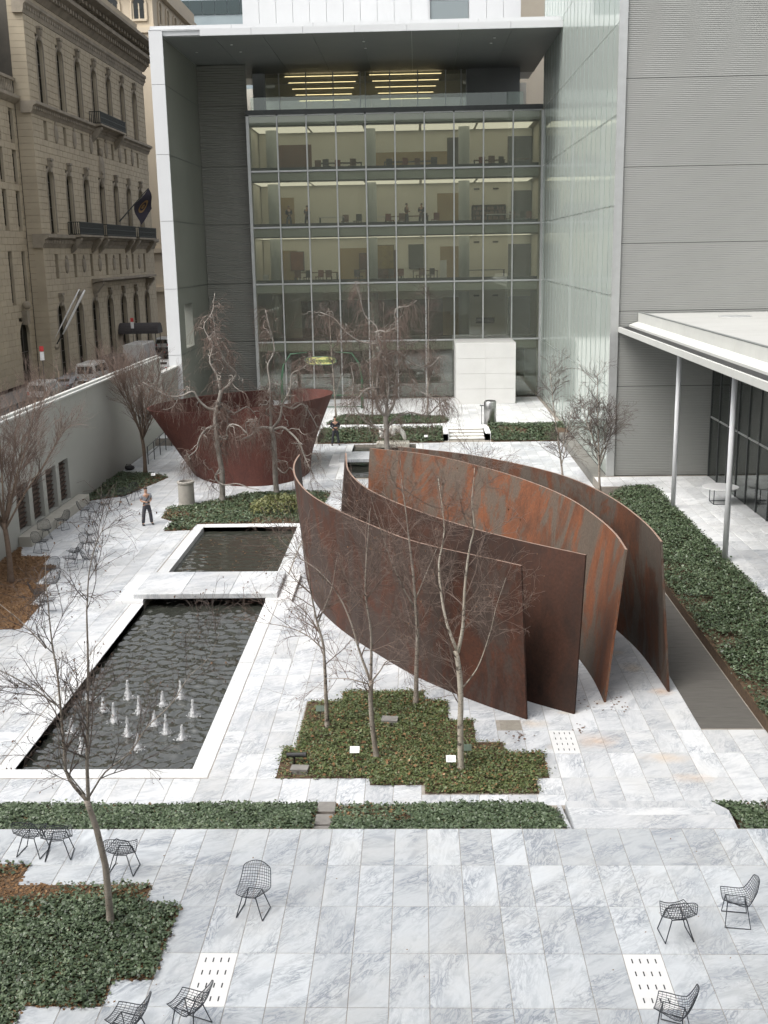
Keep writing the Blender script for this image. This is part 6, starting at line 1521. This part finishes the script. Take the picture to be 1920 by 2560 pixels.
# ================================================================== VEHICLES
M_TYRE = pm('tyre', (.015,.015,.015), (.02,.02,.02), 6, .9); M_CGL = glass('car_glass', (.12,.13,.14), 1.2, .02, .6, (.015,.016,.018)); M_TAIL = pm('tail_lamp', (.45,.03,.02), None, 5, .3); M_HEADL = pm('head_lamp', (.7,.7,.68), None, 5, .2)
def vehicle(name, label, cat, x, y, kind, paint, rot=0):
    """nose towards +Y; origin at the middle of the wheelbase on the road"""
    t = root(name, label, cat, (x, y, -.78), 'vehicles in the street', rot)
    st_ = {'suv': [(-2.4,.45,.95,.95,.88,.8),(-2.35,.40,1.05,1.62,.92,.72),(-2.0,.35,1.08,1.78,.95,.74),(.1,.33,1.08,1.80,.96,.74),(.55,.33,1.06,1.74,.96,.72),(1.25,.35,1.05,1.10,.95,.80),(2.2,.38,.92,.95,.90,.78),(2.42,.45,.75,.78,.80,.7)],
           'sedan': [(-2.2,.42,.85,.86,.78,.7),(-2.0,.36,.93,.95,.85,.72),(-1.5,.33,.95,1.02,.88,.66),(-.9,.33,.95,1.36,.89,.60),(.3,.33,.94,1.42,.89,.60),(1.05,.33,.92,.98,.88,.68),(2.0,.36,.80,.82,.84,.7),(2.25,.42,.65,.68,.74,.62)],
           'van': [(-2.6,.45,1.1,1.15,.93,.85),(-2.58,.40,1.15,2.1,.97,.82),(-2.3,.36,1.16,2.22,.99,.82),(1.3,.36,1.16,2.22,.99,.82),(1.6,.36,1.16,2.1,.99,.80),(2.15,.38,1.12,1.18,.97,.86),(2.6,.42,.95,1.0,.92,.84),(2.75,.48,.8,.84,.84,.76)],
           'truck': [(-3.6,.7,1.2,1.25,1.05,1.05),(-3.59,.7,1.3,2.75,1.1,1.08),(1.4,.7,1.3,2.78,1.1,1.08),(1.42,.6,1.3,2.2,1.02,.9),(2.0,.45,1.25,2.2,1.02,.88),(2.5,.45,1.2,1.35,1.0,.9),(3.1,.5,1.0,1.05,.95,.86),(3.2,.55,.8,.85,.9,.82)]}[kind]
    V = []; F = []
    for (yy, zl, zbelt, zt, hw, rw) in st_:
        V += [(-hw*.92,yy,zl),(-hw,yy,zl+.18),(-hw,yy,zbelt),(-rw,yy,zt-.05),(-rw*.85,yy,zt),(rw*.85,yy,zt),(rw,yy,zt-.05),(hw,yy,zbelt),(hw,yy,zl+.18),(hw*.92,yy,zl)]
    n_ = len(st_)
    for i in range(n_-1):
        for j in range(10): F.append((i*10+j, i*10+(j+1) % 10, (i+1)*10+(j+1) % 10, (i+1)*10+j))
    F += [tuple(range(9,-1,-1)), tuple((n_-1)*10+j for j in range(10))]
    b = MB(); b.add(V, F); body = obj('body', b.mesh('body'), paint, t)
    # side windows follow the greenhouse
    gh = [s for s in st_ if s[3]-s[2] > .25]
    for sd in (-1, 1):
        for a, c in zip(gh[:-1], gh[1:]):
            if c[0]-a[0] < .3 or kind == 'truck' and c[0] < 1.5: continue
            q = []
            for (s_, dy, up) in ((a,.08,.12),(c,-.08,.12),(c,-.08,.82),(a,.08,.82)):
                f_ = up; q.append((sd*((s_[4]*(1-f_)+s_[5]*f_)+.012), s_[0]+dy, s_[2]+(s_[3]-.05-s_[2])*f_))
            b = MB(); b.quad(*(q if sd > 0 else q[::-1])); obj('side_window', b.mesh('side_window'), M_CGL, t)
    s0, s1 = st_[0], st_[1]
    if kind != 'truck':
        if kind == 'sedan': s0, s1 = st_[2], st_[3]
        q = [(-s0[5]*.85, s0[0]+(s1[0]-s0[0])*.15-.02, s0[3]+(s1[3]-s0[3])*.15), (s0[5]*.85, s0[0]+(s1[0]-s0[0])*.15-.02, s0[3]+(s1[3]-s0[3])*.15), (s1[5]*.85, s0[0]+(s1[0]-s0[0])*.9-.02, s0[3]+(s1[3]-s0[3])*.86), (-s1[5]*.85, s0[0]+(s1[0]-s0[0])*.9-.02, s0[3]+(s1[3]-s0[3])*.86)]
        if kind == 'van':
            for e in (0, 1):
                xm = .04; qq = [(q[0][0] if not e else xm, q[0][1], q[0][2]), (-xm if not e else q[1][0], q[1][1], q[1][2]), (-xm if not e else q[2][0], q[2][1], q[2][2]), (q[3][0] if not e else xm, q[3][1], q[3][2])]
                b = MB(); b.quad(*qq); obj('rear_window', b.mesh('rear_window'), M_CGL, t)
        else: b = MB(); b.quad(*q); obj('rear_window', b.mesh('rear_window'), M_CGL, t)
    i = max(k for k in range(n_-1) if st_[k][3]-st_[k+1][3] > .35); a, c = st_[i], st_[i+1]
    b = MB(); b.quad(*[(sx*(a[5] if k else c[5])*.84, (a[0] if k else c[0])+(.06 if k else -.04), (a[3]-.04 if k else c[3]+.05)+.03) for sx, k in ((1,0),(-1,0),(-1,1),(1,1))]); obj('windscreen', b.mesh('windscreen'), M_CGL, t)
    wb_ = 1.45 if kind != 'truck' else 2.2
    for sx in (-1, 1):
        for sy in (-1, 1):
            b = MB(); c_ = (sx*(st_[2][4]-.1), sy*wb_, .33); k_ = 16
            for r0, x0, x1 in ((.33,-.11,.11),):
                b.v += [(c_[0]+xx, c_[1]+r0*math.cos(2*math.pi*j/k_), c_[2]+r0*math.sin(2*math.pi*j/k_)) for xx in (x0, x1) for j in range(k_)]; b.r += [0]*(2*k_)
                b.f += [(j, (j+1) % k_, k_+(j+1) % k_, k_+j) for j in range(k_)]+[tuple(range(k_-1,-1,-1)), tuple(range(k_, 2*k_))]
            wh = obj('wheel', b.mesh('wheel'), M_TYRE, t)
            b = MB(); b.v = [(c_[0]+sx*.118, c_[1]+.2*math.cos(2*math.pi*j/12), c_[2]+.2*math.sin(2*math.pi*j/12)) for j in range(12)]; b.r = [0]*12; b.f = [tuple(range(12))]; obj('rim', b.mesh('rim'), M_STEEL, wh)
        b = MB(); s0 = st_[1]; b.box(sx*s0[4]*.78-.09, sx*s0[4]*.78+.09, st_[0][0]-.03, st_[0][0]+.03, .75, 1.02 if kind != 'sedan' else .86); obj('tail_lamp', b.mesh('tail_lamp'), M_TAIL, t)
        b = MB(); e_ = st_[-1]; b.box(sx*e_[4]*.75-.12, sx*e_[4]*.75+.12, e_[0]-.06, e_[0]+.02, .58, .72); obj('headlight', b.mesh('headlight'), M_HEADL, t)
    b = MB(); b.box(-.85, .85, st_[0][0]-.07, st_[0][0]+.05, .42, .58); obj('bumper', b.mesh('bumper'), M_ALUD, t)
    return t
P_W = pm('white_paint', (.50,.50,.49), (.46,.46,.45), .5, .25); P_S = pm('silver_paint', (.42,.43,.44), (.38,.39,.40), .5, .25, .4); P_D = pm('dark_paint', (.05,.045,.045), (.06,.055,.055), .5, .25); P_G = pm('grey_paint', (.24,.25,.27), (.2,.21,.23), .5, .3)
vehicle('parked_van', 'white sport utility van parked nearest in the street, seen from behind', 'van', -31.7, 92.2, 'suv', P_W)
vehicle('parked_car', 'silver sedan ahead of the nearest white van in the street', 'car', -29.3, 96.2, 'sedan', P_S)
vehicle('parked_van', 'white delivery van with twin rear windows, second van up the street', 'van', -30.9, 103.4, 'van', P_W)
vehicle('parked_van', 'dark van parked in front of the second white van', 'van', -30.8, 110.4, 'van', P_D)
vehicle('parked_car', 'dark grey sedan parked between the two white vans', 'car', -31.7, 98.1, 'sedan', P_G)
vehicle('parked_car', 'silver sedan parked beyond the pale box truck', 'car', -31.5, 126.4, 'sedan', P_S)
vehicle('box_truck', 'pale box truck farther up the street before the dark canopy', 'truck', -30.2, 119.5, 'truck', P_W)
vehicle('parked_car', 'white car glimpsed between the garden wall and the white pier', 'car', -26.2, 112.6, 'sedan', P_W)
vehicle('parked_car', 'distant white car at the far end of the street', 'car', -32.4, 141.0, 'suv', P_W)
vehicle('parked_car', 'dark distant car behind the end of the garden wall', 'car', -29.2, 131.0, 'sedan', P_D)
for i, (x, y, zt) in enumerate(((-30.9,89.6,4.0), (-32.2,124.0,4.3))):
    t = root('street_sign', ['red and white parking sign on a pole above the nearest white van','red and white parking sign on a pole before the dark entrance canopy'][i], 'sign', (x, y, -.6))
    b = MB(); b.tube([(x,y,-.6),(x,y,zt)], .04, 6); part(b, 'pole', M_ALUD, t)
    b = MB(); b.box(x-.17, x+.17, y-.07, y-.045, zt-.42, zt); part(b, 'red_plate', M_RED, t)
    b = MB(); b.box(x-.17, x+.17, y-.07, y-.045, zt-1.15, zt-.45); part(b, 'white_plate', M_SIGNW, t)
